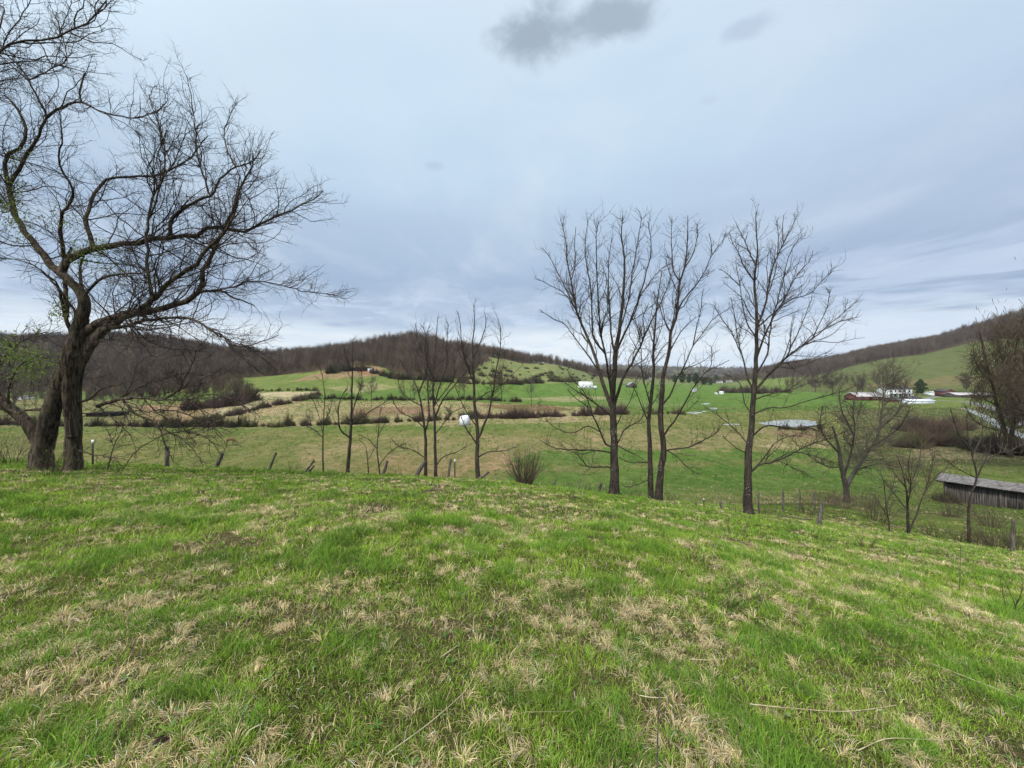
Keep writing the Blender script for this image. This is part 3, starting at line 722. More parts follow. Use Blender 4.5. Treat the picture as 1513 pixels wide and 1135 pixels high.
for pts, w, w1, sl in (
 ([(58,662),(42,628),(20,605),(-10,585),(-60,560),(-100,500),(-130,420),(-120,330)], 26, 9, -.05),
 ([(58,600),(42,606),(28,612)], 9, 3, -.3),
 ([(118,500),(135,484),(155,474),(180,466),(210,461),(245,455),(275,447),(298,428),(298,405),(310,385),(318,360),(330,344),(345,300),(352,262)], 18, 2, .12),
 ([(146,500),(165,480),(185,470),(205,458),(230,440),(255,415),(290,393),(300,375),(315,360),(335,340),(346,315),(350,290),(365,260),(372,225)], 14, 2, -.15),
 ([(298,428),(325,430),(345,440),(358,444),(376,452)], 6, 1.5, .3),
 ([(300,430),(340,425),(375,415),(410,420),(450,430),(495,436)], 3.5, 1, -.2),
 ([(160,497),(195,479),(220,473),(260,468),(290,475),(315,490),(335,502),(350,512),(385,505),(412,494)], 9, 1.2, -.25),
 ([(98,411),(84,400),(70,385),(52,360),(35,340),(20,315),(15,285),(10,250),(12,228),(38,208),(30,170),(10,140)], 16, 4, .1),
 ([(30,262),(40,230),(55,200),(68,170),(55,140),(42,118),(25,95),(0,75)], 9, 2, -.2),
 ([(68,172),(90,160),(120,150),(150,165),(200,175),(240,160),(248,140)], 6, 1.2, -.2),
 ([(119,152),(118,135),(125,108)], 4, 3, 0),
 ([(92,398),(105,380),(130,369),(160,364),(200,357),(245,349),(295,348),(308,336),(330,336),(360,343),(385,330),(410,320),(440,305),(476,284)], 15, 1.2, .2),
 ([(245,350),(252,335),(260,318),(285,300),(315,287),(325,265),(345,248),(370,240),(386,220)], 8, 1.2, -.2),
 ([(345,248),(335,220),(332,190),(350,152)], 3, 1, .2), ([(315,287),(300,260),(292,225),(285,160),(276,112)], 3.5, 1, .3),
 ([(90,385),(90,350),(91,320),(108,292),(97,262),(85,235),(92,200),(85,160)], 9, 1.6, -.35),
 ([(130,368),(127,330),(133,300),(150,270),(165,262),(200,260),(235,260),(262,245),(290,225),(305,200)], 9, 1.4, .3),
 ([(220,446),(219,400),(218,330),(226,290),(240,262),(245,220),(232,180),(220,140)], 6.5, 1.2, .05),
 ([(219,330),(228,305),(238,270),(262,230),(275,190)], 4, 1, -.2),
 ([(133,438),(150,412),(185,405),(222,402),(232,385),(241,370),(236,345)], 7, 1.5, -.3),
 ([(120,470),(95,440),(80,415),(55,395),(30,385),(-10,380)], 6, 1.4, -.4),
 ([(100,500),(92,450),(88,430),(72,410),(60,398)], 10, 3, -.2),
 ([(100,470),(97,430),(95,395),(105,365)], 11, 4, .3),
 ([(-120,330),(-70,250),(-40,160),(0,75),(40,62),(90,52),(130,30),(155,12),(158,-20)], 10, 2, 0),
 ([(-120,330),(-60,200),(-30,120),(-10,80),(20,100),(42,118)], 7, 2, .1),
 ([(-40,160),(-10,100),(20,40),(60,-20)], 5, 1.2, .2), ([(-100,400),(-50,340),(0,300),(40,270)], 5, 1.4, -.2),
 ([(90,52),(100,20),(112,-20)], 2.2, 1, .2), ([(45,120),(80,100),(98,85),(88,40),(70,0)], 2.6, 1, .2),
 ([(175,590),(200,575),(240,560),(280,552),(322,560)], 3.5, 1, .2), ([(205,588),(230,608),(265,628),(290,656)], 3, 1, -.1),
 ([(242,590),(262,608),(300,622),(345,640)], 3, 1, -.2), ([(145,600),(165,617),(190,640),(202,668)], 3, 1, -.2),
 ([(20,605),(14,572),(28,542),(56,525)], 5, 1.4, -.3), ([(0,592),(-6,560),(8,525),(40,500),(70,490)], 5, 1.4, -.3), ([(124,445),(118,400),(126,372)], 9, 3, .2),
 ([(128,607),(145,600),(175,590),(205,588),(240,590),(262,578),(280,545),(290,520)], 9, 1.4, -.2),
 ([(240,590),(280,590),(310,583),(345,590),(370,610)], 3, 1, -.2),
 ([(118,597),(132,590),(150,575),(180,567)], 6, 2, -.3),
 ([(185,590),(200,612),(230,625),(242,650),(250,672)], 5, 2, -.1), ([(242,640),(280,638),(310,650),(330,680)], 2.6, 1, -.1),
 ([(246,642),(210,660),(190,680),(178,700)], 2.4, 1, -.1), ([(232,628),(270,650),(290,670),(300,690)], 2.2, 1, -.2),
 ([(280,595),(300,610),(320,640),(340,660)], 2.2, .9, -.2), ([(262,578),(300,560),(330,545),(345,555)], 2.2, .9, .2),
 ([(185,475),(205,500),(220,520),(235,545),(262,560)], 3, 1, -.3), ([(118,668),(140,672),(170,678),(180,690)], 3, 1.2, -.2),
 ([(105,535),(130,515),(140,505),(180,500),(200,480)], 3, 1, -.5)):
    bt.limb(pts, w, w1, 22, sl, .02)
root, allc = bt.build('old_tree', 'massive old bare tree with two thick trunks and sprawling crooked limbs at the left edge', None, (M['bark_old'], M['twig']), BIG, 10)
g = np.random.default_rng(5)
bb = bt.limbs[0][1][0]
cl = []
for (px, py, sx, sy, n, dY) in ((24,528,46,30,110,-1.),(50,545,24,16,34,-1.),(12,300,20,26,46,-.2),(28,330,20,22,28,0),(118,375,22,14,30,.2),(88,455,12,26,24,-.4),(150,368,14,12,18,0),(92,320,16,20,14,-.3),(20,245,30,40,20,0),(160,395,24,18,12,0)):
    for _ in range(n):
        cl.append(at(px+g.normal()*sx*.6, py+g.normal()*sy*.6, 12.5+dY+g.normal()*.5)-bb)
A = Acc(); A.add(*leaf_cluster(np.array(cl), 9, .062, .10, g, ((.085, .13, .025), (.20, .25, .06))))
# shoots carrying the leaves
for k in range(0, len(cl), 4):
    p = cl[k]; q = p + np.array([g.normal()*.3+.1, g.normal()*.2, -.35+g.normal()*.2]); A.tube(spline([p, (p+q)/2+g.normal(size=3)*.05, q], 5), np.linspace(.004, .007, 5), 3, (.05, .045, .03))
obj('leaves', A.mesh('leaves'), M['leaf'], root)

# ---- trees low on the right
OLDR = [dict(per_m=4.6, t0=.12, ang=(30, 70), lf=.40, N=8, rf=.010, wig=.55, up=.22, minlen=.7, maxlen=3.5, rmin=.015),
        dict(per_m=3.4, t0=.10, ang=(30, 75), lf=.45, N=6, rf=.0085, wig=.5, up=.18, minlen=.4, maxlen=1.6, rmin=.011),
        dict(per_m=3.0, t0=.10, ang=(30, 75), lf=.5, N=4, rf=.011, wig=.5, up=.15, minlen=.25, maxlen=.8, rmin=.008)]
young(34, 121, [
 ([(1251,740),(1250,722),(1247,705),(1243,688),(1240,668),(1236,650),(1230,630)], 11),
 ([(1252,722),(1265,692),(1285,665),(1298,640),(1304,600),(1310,570),(1312,546)], 8.5),
 ([(1250,706),(1258,665),(1263,630),(1260,600),(1270,570)], 5), ([(1285,665),(1305,650),(1330,630),(1345,600)], 4),
 ([(1240,668),(1222,650),(1212,630),(1215,600)], 4), ([(1300,630),(1325,610),(1335,580),(1340,560)], 4),
 ([(1262,640),(1245,610),(1240,580),(1250,560)], 4), ([(1266,690),(1300,685),(1330,690),(1350,680)], 3.5),
 ([(1243,690),(1225,690),(1205,680),(1190,670)], 3)],
 'gnarled grey tree forking low into thick stems at the foot of the slope', ('bark_pale', 'twig_pale'), OLDR, 'gnarled_tree', None, 3)
SHR = [dict(per_m=7, t0=.12, ang=(20, 50), lf=.5, N=6, rf=.008, wig=.4, up=.25, minlen=.4, maxlen=1.6, rmin=.008),
       dict(per_m=5, t0=.12, ang=(25, 60), lf=.45, N=5, rf=.008, wig=.4, up=.2, minlen=.22, maxlen=.7, rmin=.006),
       dict(per_m=4, t0=.12, ang=(25, 65), lf=.5, N=3, rf=.011, wig=.3, up=.2, minlen=.12, maxlen=.3, rmin=.005)]
young(19.3, 122, [
 ([(1342,795),(1341,760),(1340,730),(1334,700),(1325,672)], 6),
 ([(1342,785),(1355,757),(1364,732),(1382,705),(1402,688)], 4), ([(1340,730),(1350,705),(1358,680),(1362,655)], 3),
 ([(1341,755),(1325,735),(1310,715),(1298,700)], 2.4), ([(1338,720),(1322,700),(1308,680),(1300,665)], 2.2),
 ([(1362,735),(1372,710),(1378,685),(1382,665)], 2.4), ([(1341,745),(1346,715),(1342,690),(1346,665)], 2.2)],
 'small bushy bare tree splitting in two near the ground, left of the tin roofed shed', ('bark_walnut', 'twig_brown'), SHR, 'small_tree', None)
young(19.6, 123, [([(1314,792),(1313,770),(1309,745),(1306,715),(1300,695)], 2.6), ([(1312,765),(1300,745),(1290,730)], 1.6), ([(1309,745),(1318,725),(1322,705)], 1.6)],
 'thin bare sapling just left of the small bushy tree', ('bark_young', 'twig_pale'), SHR, 'sapling', None)
young(18.3, 124, [
 ([(1432,800),(1431,760),(1434,735),(1443,705),(1436,672),(1430,640),(1428,612)], 6),
 ([(1443,705),(1453,685),(1462,665),(1464,640)], 4), ([(1453,690),(1472,672),(1495,665),(1515,655)], 2.6),
 ([(1443,705),(1425,698),(1405,686),(1388,672)], 2.6), ([(1436,672),(1446,655),(1452,630),(1450,610)], 3),
 ([(1435,665),(1420,648),(1412,630),(1405,605)], 2.4), ([(1432,752),(1415,744),(1390,740)], 2.2),
 ([(1462,665),(1475,650),(1480,625)], 2.2)],
 'small pale-limbed tree with a dark trunk in front of the tin roofed shed', ('bark_walnut', 'twig_pale'), YNG, 'small_tree', None)
VIN = [dict(per_m=3.2, t0=.12, ang=(30, 75), lf=.36, N=8, rf=.011, wig=.6, up=.12, minlen=1.5, maxlen=6, rmin=.035),
       dict(per_m=2.2, t0=.1, ang=(30, 80), lf=.45, N=6, rf=.009, wig=.55, up=.05, minlen=.8, maxlen=2.8, rmin=.025),
       dict(per_m=3.6, t0=.1, ang=(30, 80), lf=.5, N=4, rf=.014, wig=.5, up=-.1, minlen=.4, maxlen=1.3, rmin=.018)]
young(72, 125, [
 ([(1492,668),(1484,635),(1474,600),(1466,565),(1458,540),(1452,510),(1446,490)], 9),
 ([(1494,655),(1500,610),(1496,560),(1500,520),(1508,480),(1515,462)], 10), ([(1466,565),(1450,550),(1440,530),(1438,508)], 4),
 ([(1474,600),(1455,590),(1442,570),(1440,600)], 3), ([(1498,590),(1520,560),(1540,520),(1550,480)], 6),
 ([(1486,640),(1460,632),(1440,622),(1425,600)], 3.5), ([(1497,560),(1480,530),(1475,500),(1480,475)], 4),
 ([(1500,620),(1530,600),(1560,570),(1580,530)], 5), ([(1500,540),(1520,520),(1530,490),(1528,465)], 4)],
 'large vine-hung dark tree with thick limbs at the right edge, across the valley floor', ('bark_vine', 'twig_brown'), VIN, 'vine_covered_tree', None, 3)

young(61, 126, [
 ([(1560,680),(1548,640),(1545,600),(1530,560),(1520,520),(1512,480)], 10),
 ([(1545,600),(1560,560),(1562,510),(1555,470)], 7), ([(1548,640),(1520,610),(1500,580),(1492,545)], 5),
 ([(1530,560),(1505,540),(1490,510),(1486,480)], 5), ([(1520,520),(1530,490),(1528,455)], 4), ([(1545,600),(1512,585),(1500,560)], 4)],
 'second dark vine-hung tree at the very edge of the picture, right of the thick-limbed one', ('bark_vine', 'twig_brown'), VIN, 'vine_covered_tree', None, 3)
def vine_curtain(rootname, Y, boxes, n, seed, lab):
    g = np.random.default_rng(seed); A = Acc(); V = []; C = []
    for (px, py, sx, sy, k) in boxes:
        m = int(n*k); P = np.array([at(px+g.normal()*sx*.5, py+g.normal()*sy*.5, Y+g.normal()*2.5) for _ in range(m)])
        D = norm(np.stack([g.normal(size=m)*.35, g.normal(size=m)*.35, -np.ones(m)], -1)); L = (.5+1.3*g.random(m))[:, None]
        S = norm(np.cross(D, g.normal(size=(m, 3))))*(.02+.035*g.random(m))[:, None]
        V.append(np.stack([P-S, P+S, P+D*L+S*.3, P+D*L-S*.3], 1).reshape(-1, 3))
        t = g.random(m)[:, None]; C.append(np.repeat(np.array((.04, .030, .020))*(1-t)+np.array((.095, .07, .048))*t, 4, 0))
    V = np.concatenate(V); return V, np.arange(len(V)).reshape(-1, 4), None, np.concatenate(C)
for o_ in [o for o in col.objects if o.name.startswith('vine_covered_tree')]:
    near = o_.name == 'vine_covered_tree'
    A = Acc()
    v, q, t_, c_ = vine_curtain('', 72 if near else 61, ([(1450,530,18,60,.7),(1462,570,24,70,1.),(1480,600,22,60,1.),(1492,540,26,80,1.2),(1505,600,26,90,1.2),(1478,510,20,40,.5),(1446,585,10,30,.25)] if near else [(1540,600,30,90,1.2),(1520,530,28,70,1.),(1500,560,20,50,.6),(1555,520,30,80,1.)]), 560, 5 if near else 6, '')
    A.add(v-np.array(o_.location), q, None, c_); obj('vines', A.mesh('vines'), M['tint'], o_)

# ---- shrubs from many stems
def stem_shrub(name, label, px, Y, w, h, n, mat, seed, leaves=0, lean=0., cat='shrub', rad=.010, lv=2, group=None):
    g = np.random.default_rng(seed); b = ground(px, Y)
    a = g.random(n)*2*math.pi; tilt = g.random(n)**.7*math.atan(w*.5/h)*1.35
    d = np.stack([np.cos(a)*np.sin(tilt)+lean, np.sin(a)*np.sin(tilt), np.cos(tilt)], -1)
    st = np.stack([np.cos(a), np.sin(a), np.zeros(n)], -1)*(.05+.10*g.random((n, 1)))*w
    st[:, 2] = -.05
    L = h*(.6+.5*g.random(n))[:, None]
    P = np.empty((n, 8, 3)); P[:, 0] = st; d = norm(d)
    for k in range(1, 8):
        d = norm(d + g.normal(size=(n, 3))*.10 + np.array([0, 0, .03])); P[:, k] = P[:, k-1]+d*L/7
    R = rad*(.6+.8*g.random(n))[:, None]*(1-.75*np.linspace(0, 1, 8)[None])
    root = thing(name, label, cat, tuple(b), 0, group)
    A = Acc(); A.tube(P, R, 5); obj('stem', A.mesh('stem', True), mat, root)
    A = Acc(); Q, RR = spawn(P, R, per_m=4.5/max(h, .6)*1.3, t0=.25, ang=(15, 50), lf=.4, N=5, rf=.007, wig=.35, up=.25, g=g, minlen=h*.08)
    A.tube(Q, RR, 3); q2 = Q
    if lv > 1:
        q2, r2 = spawn(Q, RR, per_m=7/max(h, .6), t0=.2, ang=(20, 60), lf=.45, N=4, rf=.008, wig=.35, up=.2, g=g, minlen=h*.04); A.tube(q2, r2, 3)
    obj('twigs', A.mesh('twigs'), mat, root)
    if leaves:
        pts = q2[g.integers(0, len(q2), leaves), -1]
        A = Acc(); A.add(*leaf_cluster(pts, 1, .03, .015, g, ((.12, .17, .04), (.2, .24, .07)))); obj('leaf_buds', A.mesh('leaf_buds'), M['leaf'], root)
    return root
stem_shrub('shrub', 'round many-stemmed shrub with the first green buds on the brow of the slope', 776, 18.8, 2.1, 1.85, 120, M['twig_brown'], 201, 900, rad=.013)
stem_shrub('bramble', 'low tangled brown bramble beside the far right fence post', 1476, 17.9, 2.6, 1.45, 110, M['twig_brown'], 202, 500, rad=.006)
stem_shrub('bramble', 'low brown scrub at the foot of the gnarled grey tree', 1215, 32, 6., 1.6, 60, M['twig_brown'], 203, 0, rad=.014)
stem_shrub('shrub', 'loose twiggy shrub behind the small bushy tree at the right', 1295, 24, 3.6, 2.3, 50, M['twig_brown'], 204, 300, rad=.010)
stem_shrub('weed_clump', 'scruffy clump of weeds and suckers at the foot of the old tree', 75, 11.6, 1.7, 1.05, 50, M['twig_brown'], 205, 300, rad=.005, cat='weeds')
stem_shrub('shrub', 'leafless scrub left of the old tree trunk at the left edge', 12, 14.5, 3.0, 1.6, 45, M['twig_brown'], 206, 200, rad=.007)
stem_shrub('small_sapling', 'knee-high leafless briar in the right foreground grass', 1278, 10.0, .8, .75, 9, M['twig_brown'], 207, 20, rad=.006, cat='sapling', lv=1)
stem_shrub('small_sapling', 'low leafless briar in the grass below the rightmost tall tree', 1085, 8.8, .7, .5, 9, M['twig_brown'], 208, 0, rad=.005, cat='sapling', lv=1)
stem_shrub('small_sapling', 'leafless briar stems at the right edge of the foreground', 1498, 5.6, .5, .62, 8, M['twig_brown'], 209, 0, rad=.005, cat='sapling', lv=1)
stem_shrub('small_sapling', 'faint bent briar on the brow below the leftmost tall walnut', 852, 12.5, .8, .7, 6, M['twig_brown'], 210, 0, rad=.005, cat='sapling', lv=1)

for k, (px, Y, w_, h_, n_, lb) in enumerate((
 (868,18.9,.7,.45,16,'low weed stalks between the thin stick and the stubby post'), (898,18.4,.8,.4,18,'low brown weeds hugging the left side of the leftmost walnut'),
 (940,18.6,.9,.4,18,'low brown weeds between the leftmost and twin-trunk walnuts'), (992,18.6,1.,.45,20,'tangle of dead weeds just right of the twin-trunk walnut'),
 (1086,17.6,.8,.4,18,'low weeds at the left foot of the rightmost walnut'), (1135,18.6,1.2,.6,22,'thin dead weeds right of the rightmost walnut foot'),
 (1190,23,2.,.8,30,'brown weeds among the row of thin posts at the right'), (1240,29,3.5,1.1,34,'brown briars at the foot of the gnarled grey tree'),
 (1272,31,4.,1.5,34,'brown briars just right of the gnarled grey tree'), (1380,19.6,1.6,.8,30,'dead weeds between the two small trees in front of the shed'),
 (1418,18.6,1.6,.8,34,'tangle of briars at the foot of the pale-limbed small tree'), (1450,17.8,1.6,.75,40,'brown briars right of the pale-limbed small tree'),
 (1505,18.2,1.8,1.0,40,'brown briar tangle behind the grey post at the right edge'), (1465,26,3.2,1.6,44,'scrub in front of the tin roofed shed wall'),
 (1405,30,3.,1.6,40,'scrub before the left end of the tin roofed shed'), (655,19.8,.7,.4,14,'weeds at the foot of the close pair of slim trees'),
 (590,19.5,.6,.5,9,'thin weed stems right of the crooked thin post'), (433,18.4,.6,.5,10,'pale weed stems left of the split post'), (292,17.6,.7,.45,10,'weed stems between the first two wooden posts'))):
    stem_shrub('weed_clump', lb, px, Y, w_, h_*1.15, int(n_*(1.8 if px > 1180 else 1.2)), M['twig_brown'], 700+k, 0, rad=.006 if Y < 22 else .009, cat='weeds', lv=2)

# ------------------------------------------------------------------ fence posts
def post(px0, py_top, px1, w, Y, label, seed, split=False, mat='post', base_py=None):
    g = np.random.default_rng(seed)
    b = ground(px1, Y); top = at(px0, py_top, Y)
    P = spline([b+np.array([0, 0, -.25]), b, (b+top)/2+g.normal(size=3)*.015, top], 12)
    r = w*.5/F*Y/math.sqrt(1+((px1-CX)/F)**2)
    if split:
        root = thing('fence_post', label, 'fence post', tuple(b), 0, 'old wooden fence posts')
        for k, (dx, s) in enumerate(((-.05, 1.), (.09, .72))):
            Q = P-b; Q = Q[:int(12*s)].copy(); Q[:, 0] += dx*np.linspace(1, 1.6, len(Q)); A = Acc()
            v, q = tubes(Q[None], (r*.55*np.linspace(1.1, .5, len(Q)))[None], 7); v += g.normal(size=v.shape)*r*.12; A.add(v, q)
            obj('splinter', A.mesh('splinter'), M[mat], root)
        return
    v, q = tubes((P-b)[None], (r*np.linspace(1.12, .82, 12))[None], 9)
    v += g.normal(size=v.shape)*r*.10
    A = Acc(); A.add(v, q)
    tipc = v[-9:].mean(0)+np.array([0, 0, .02]); A.add(np.vstack([v[-9:], tipc]), None, [(i, (i+1) % 9, 9) for i in range(9)])
    o = obj('fence_post', A.mesh('fence_post'), M[mat], None, tuple(b)); tag(o, label, 'fence post', 'old wooden fence posts')
post(248,659,247,8,17.6,'stout upright grey wooden post, first wooden post right of the old tree',301)
post(329,669,319,7,17.8,'weathered wooden post leaning right, second from the old tree',302)
post(408,669,397,4.5,18,'thin pale wooden post leaning right, third from the old tree',303)
post(467,680,453,9,18,'split and splintered wooden post leaning right beside the thin sapling',304,True)
post(572,681,566,5,18.6,'crooked thin wooden post standing beside a thin sapling',305)
post(628,682,614,6,19.6,'dark wooden post leaning hard against the close pair of slim trees',306)
post(666,678,662,4,19.4,'thin pale wooden post just left of the green steel post with a white tip',307)
post(722,697,706,4,19.4,'broken pale stake leaning at the foot of the slim forked tree',308)
post(822,708,816,3.4,19,'short dark stake leaning right between the round shrub and the leftmost walnut',309)
post(856,710,855,2.2,19.3,'very thin upright stick midway between the round shrub and the leftmost walnut',310)
post(888,714,885,5,18.8,'short stubby wooden post just left of the leftmost walnut trunk',311)
post(923,732,922,4,18.2,'low rotten stump of a post just right of the leftmost walnut trunk',312)
post(934,727,931,2.4,18.4,'thin short stake between the first two walnut trunks',313)
post(1027,742,1029,4.2,18.4,'short squat post just left of the thin white tipped steel post',314)
post(1064,741,1067,4,18,'short leaning post left of the rightmost walnut trunk',315)
post(1099,728,1100,3,18.4,'thin grey post half hidden behind the rightmost walnut trunk',316)
post(1121,728,1121,3,18.6,'thin upright post just right of the rightmost walnut trunk',317)
post(1157,724,1157,3,22,'thin upright post, left end of the row right of the rightmost walnut',318)
post(1181,722,1181,3,24,'thin upright post, middle one of the row right of the rightmost walnut',319)
post(1204,726,1204,3,25,'thin upright post nearest the gnarled grey tree in the row right of the walnut',320)
post(1215,742,1210,8,16.6,'stout dark wooden post below the gnarled grey tree',321)
post(1498,768,1496,7,16.6,'grey wooden post beside the bramble at the far right',322)

def tpost(px, py_top, Y, label, hw=3.2):
    b = ground(px, Y); h = at(px, py_top, Y)[2]-b[2]
    root = thing('steel_fence_post', label, 'fence post', tuple(b), .3, 'steel fence posts with white tips'); w = hw*.30/F*Y
    A = Acc(); A.box(-w, -.004, -.2, w, .004, h*.86); A.box(-.005, .004, -.2, .005, w*1.2, h*.86)
    for k in range(7): A.box(-w*.3, -.012, h*(.12+.1*k), w*.3, -.004, h*(.14+.1*k))
    obj('shaft', A.mesh('shaft'), M['steel_green'], root)
    A = Acc(); A.box(-w*1.15, -.007, h*.86, w*1.15, .012, h); obj('painted_tip', A.mesh('painted_tip'), M['white'], root)
tpost(137, 650, 16.2, 'green steel fence post with a white tip beside the old tree trunk', 4)
tpost(672, 679, 19.4, 'green steel fence post with a pale tip right of the close pair of slim trees', 3)
tpost(1040, 737, 18.2, 'thin steel fence post with a white tip between the middle and rightmost walnut trees', 2.6)

# fallen sticks and stalks in the grass
def stalk(name, label, pts, r0, r1, mat, lift=.03, cat='stalk', group=None, stand=False):
    P = []
    for i, (px, py, Y) in enumerate(pts):
        p = at(px, py, Y)
        if not stand or i == 0: p[2] = float(H(p[0], p[1]))+(lift if not stand else -.05)
        P.append(p)
    P = spline(P, 14); b = P[0].copy(); A = Acc(); A.tube(P-b, np.linspace(r0, r1, 14), 6)
    tag(obj(name, A.mesh(name, True), M[mat], None, tuple(b)), label, cat, group)
def gY(px, py):   # depth where a foreground pixel meets the slope
    Ys = np.linspace(1, 20, 900); x = (px-CX)/F*Ys; h = H(x, Ys); zr_ = -(py-HZ)/F*Ys
    return float(Ys[np.argmax(h >= zr_)])
def lying(label, pts, r0, r1, mat='straw', lift=.05, name='dry_stalk'):
    stalk(name, label, [(a, b, gY(a, b)) for a, b in pts], r0, r1, mat, lift)
lying('long pale dry stalk lying nearly level in the right foreground', [(1108,1052),(1160,1058),(1250,1065),(1325,1055)], .0026, .0014)
lying('long pale curved stem at the bottom right', [(1268,1125),(1310,1108),(1360,1106),(1418,1106)], .0028, .0016)
lying('long straw-coloured stalk slanting through the lower left centre grass', [(570,1135),(640,1078),(690,1030),(705,1000)], .0028, .0014)
lying('short pale stick lying level right of centre', [(1020,985),(1045,986),(1072,985)], .003, .002)
lying('pale broken stick in the straw patch beside the dark upright stalk', [(945,1040),(962,1043),(985,1045)], .003, .002)
lying('thin pale stalk slanting down in the right foreground', [(1378,990),(1440,1016),(1513,1045)], .003, .0016)
lying('dark thin bent stem lying in the centre foreground', [(744,900),(755,945),(775,975)], .004, .002, 'darkstalk')
lying('pale stalk lying left of centre in the near grass', [(650,985),(662,975),(676,965)], .004, .002)
stalk('fallen_branch', 'dark curved branch lying on the slope beside the stout dark post', [(1150,766,17.2),(1180,770,17.3),(1196,764,17.9),(1204,757,18.4)], .03, .012, 'darkstalk', .12)
Yd = 1.72
stalk('dead_stalk', 'dark upright dead stalk standing at the bottom right of centre', [(970,1150,Yd),(972,1080,Yd),(975,1022,Yd+.02)], .0045, .0030, 'darkstalk', stand=True)
stalk('dead_stalk', 'thin upright dead stem right of the dark upright stalk', [(1046,1100,2.2),(1050,1040,2.2),(1054,985,2.2)], .0025, .0015, 'darkstalk', stand=True)
stalk('dead_stalk', 'tall thin dead weed stem in the grass left of the right edge', [(1416,900,6.6),(1418,860,6.6),(1419,806,6.6)], .006, .004, 'darkstalk', stand=True)
# dung clods at lower left
for k, (px, py, s) in enumerate(((203,1030,.032),(236,1105,.028))):
    Y = gY(px, py); b = ground(px, Y); g = np.random.default_rng(400+k); A = Acc()
    n = 14; u = np.linspace(0, 2*math.pi, n, endpoint=False); P = []
    for j, ph in enumerate(np.linspace(.0, math.pi/2, 6)):
        rr = s*1.15*math.cos(ph)*(1+g.normal(0, .12, n)); P.append(np.stack([rr*np.cos(u), rr*np.sin(u), s*.8*math.sin(ph)*(1+g.normal(0, .12, n))], -1))
    v = np.concatenate(P); i = np.arange(5)[:, None]*n+np.arange(n)[None]; i2 = np.arange(5)[:, None]*n+(np.arange(n)+1)[None] % n
    A.add(v, np.stack([i, i2, i2+n, i+n], -1).reshape(-1, 4))
    tag(obj('dung_clod', A.mesh('dung_clod', False), M['dung'], None, tuple(b+np.array([0, 0, .015]))),
        ('larger dark clod of dung in the lower left grass', 'smaller dark clod at the bottom left edge of the grass')[k], 'dung', 'dung clods')
# long seed stalks standing in the near slope: too many to count
def tall_stalks():
    g = np.random.default_rng(77); n = 1500
    Y = 2.2+20*g.random(n)**.8; x = (g.random(n)*2-1)*1.4*Y; d = fbm(x*.55+9, Y*.8, 61, 4)
    k = g.random(n) < sstep(.38, .6, d)+.15; x = x[k]; Y = Y[k]; n = len(x)
    P = np.empty((n, 5, 3)); P[:, 0] = np.stack([x, Y, H(x, Y)], -1); L = (.12+.38*g.random(n)**2)
    dd = norm(np.stack([g.normal(size=n)*.7+.2, g.normal(size=n)*.7, np.abs(g.normal(size=n))*.8+.15], -1))
    for i in range(1, 5):
        dd = norm(dd+g.normal(size=(n, 3))*.12+np.array([0, 0, -.05])); P[:, i] = P[:, i-1]+dd*(L/4)[:, None]
    R = (.0011+.0003*Y)[:, None]*np.linspace(1, .5, 5)[None]*np.ones((n, 1))*.8
    A = Acc(); A.tube(P, R, 3); tag(obj('tall_dead_grass', A.mesh('tall_dead_grass'), M['straw']), kind='stuff')
tall_stalks()

# ------------------------------------------------------------------ far trees and woods (small prototypes)
def far_tree(g, h=15., w=7., n=85, cols=((.085, .062, .048), (.15, .115, .09)), trunk=.2, low=.25, tw=.16):
    """leafless tree seen from hundreds of metres: trunk and fans of fine branches, as thin strips"""
    V = []; q = []; c = []
    st = np.zeros((n, 3)); hh = h*(low+(1-low)*g.random(n)**.8)
    st[:, 2] = np.maximum(hh-h*.30, hh*.4); st[:, :2] = g.normal(size=(n, 2))*w*.17*(hh[:, None]/h)
    a = g.random(n)*2*math.pi; rr = w*.5*np.sqrt(np.clip(1-((hh/h-.66)/.42)**2, .03, 1))*(.5+.5*g.random(n))
    en = np.stack([np.cos(a)*rr, np.sin(a)*rr, np.minimum(hh+h*.06*g.random(n), h)], -1)
    sd = norm(np.cross(en-st, g.normal(size=(n, 3))))*(tw*(.4+.9*g.random(n)))[:, None]*.5
    V = np.stack([st-sd, st+sd, en+sd*.25, en-sd*.25], 1).reshape(-1, 3); q = np.arange(n*4).reshape(-1, 4)
    t = g.random(n)[:, None]; C = np.repeat(np.array(cols[0])*(1-t)+np.array(cols[1])*t, 4, 0)
    v2, q2 = tubes(np.array([[[0, 0, -h*.08], [g.normal()*.012*h, g.normal()*.012*h, h*.5], [g.normal()*.025*h, g.normal()*.025*h, h*.92]]]), np.array([[trunk, trunk*.6, trunk*.2]]), 4)
    c2 = np.tile(np.array(cols[1])*1.1, (len(v2), 1))
    return np.concatenate([V, v2]), np.concatenate([q, q2+len(V)]), np.concatenate([C, c2])

gw = np.random.default_rng(900)
WOODC = [((.052, .036, .024), (.105, .077, .053)), ((.060, .042, .029), (.120, .091, .065)), ((.043, .031, .022), (.083, .061, .044)), ((.080, .060, .040), (.145, .113, .080)), ((.060, .036, .025), (.108, .072, .050))]
PROT = [far_tree(gw, 1., .46+.22*gw.random(), 105, WOODC[i % 5], .010, .12+.2*gw.random(), .0085) for i in range(15)]

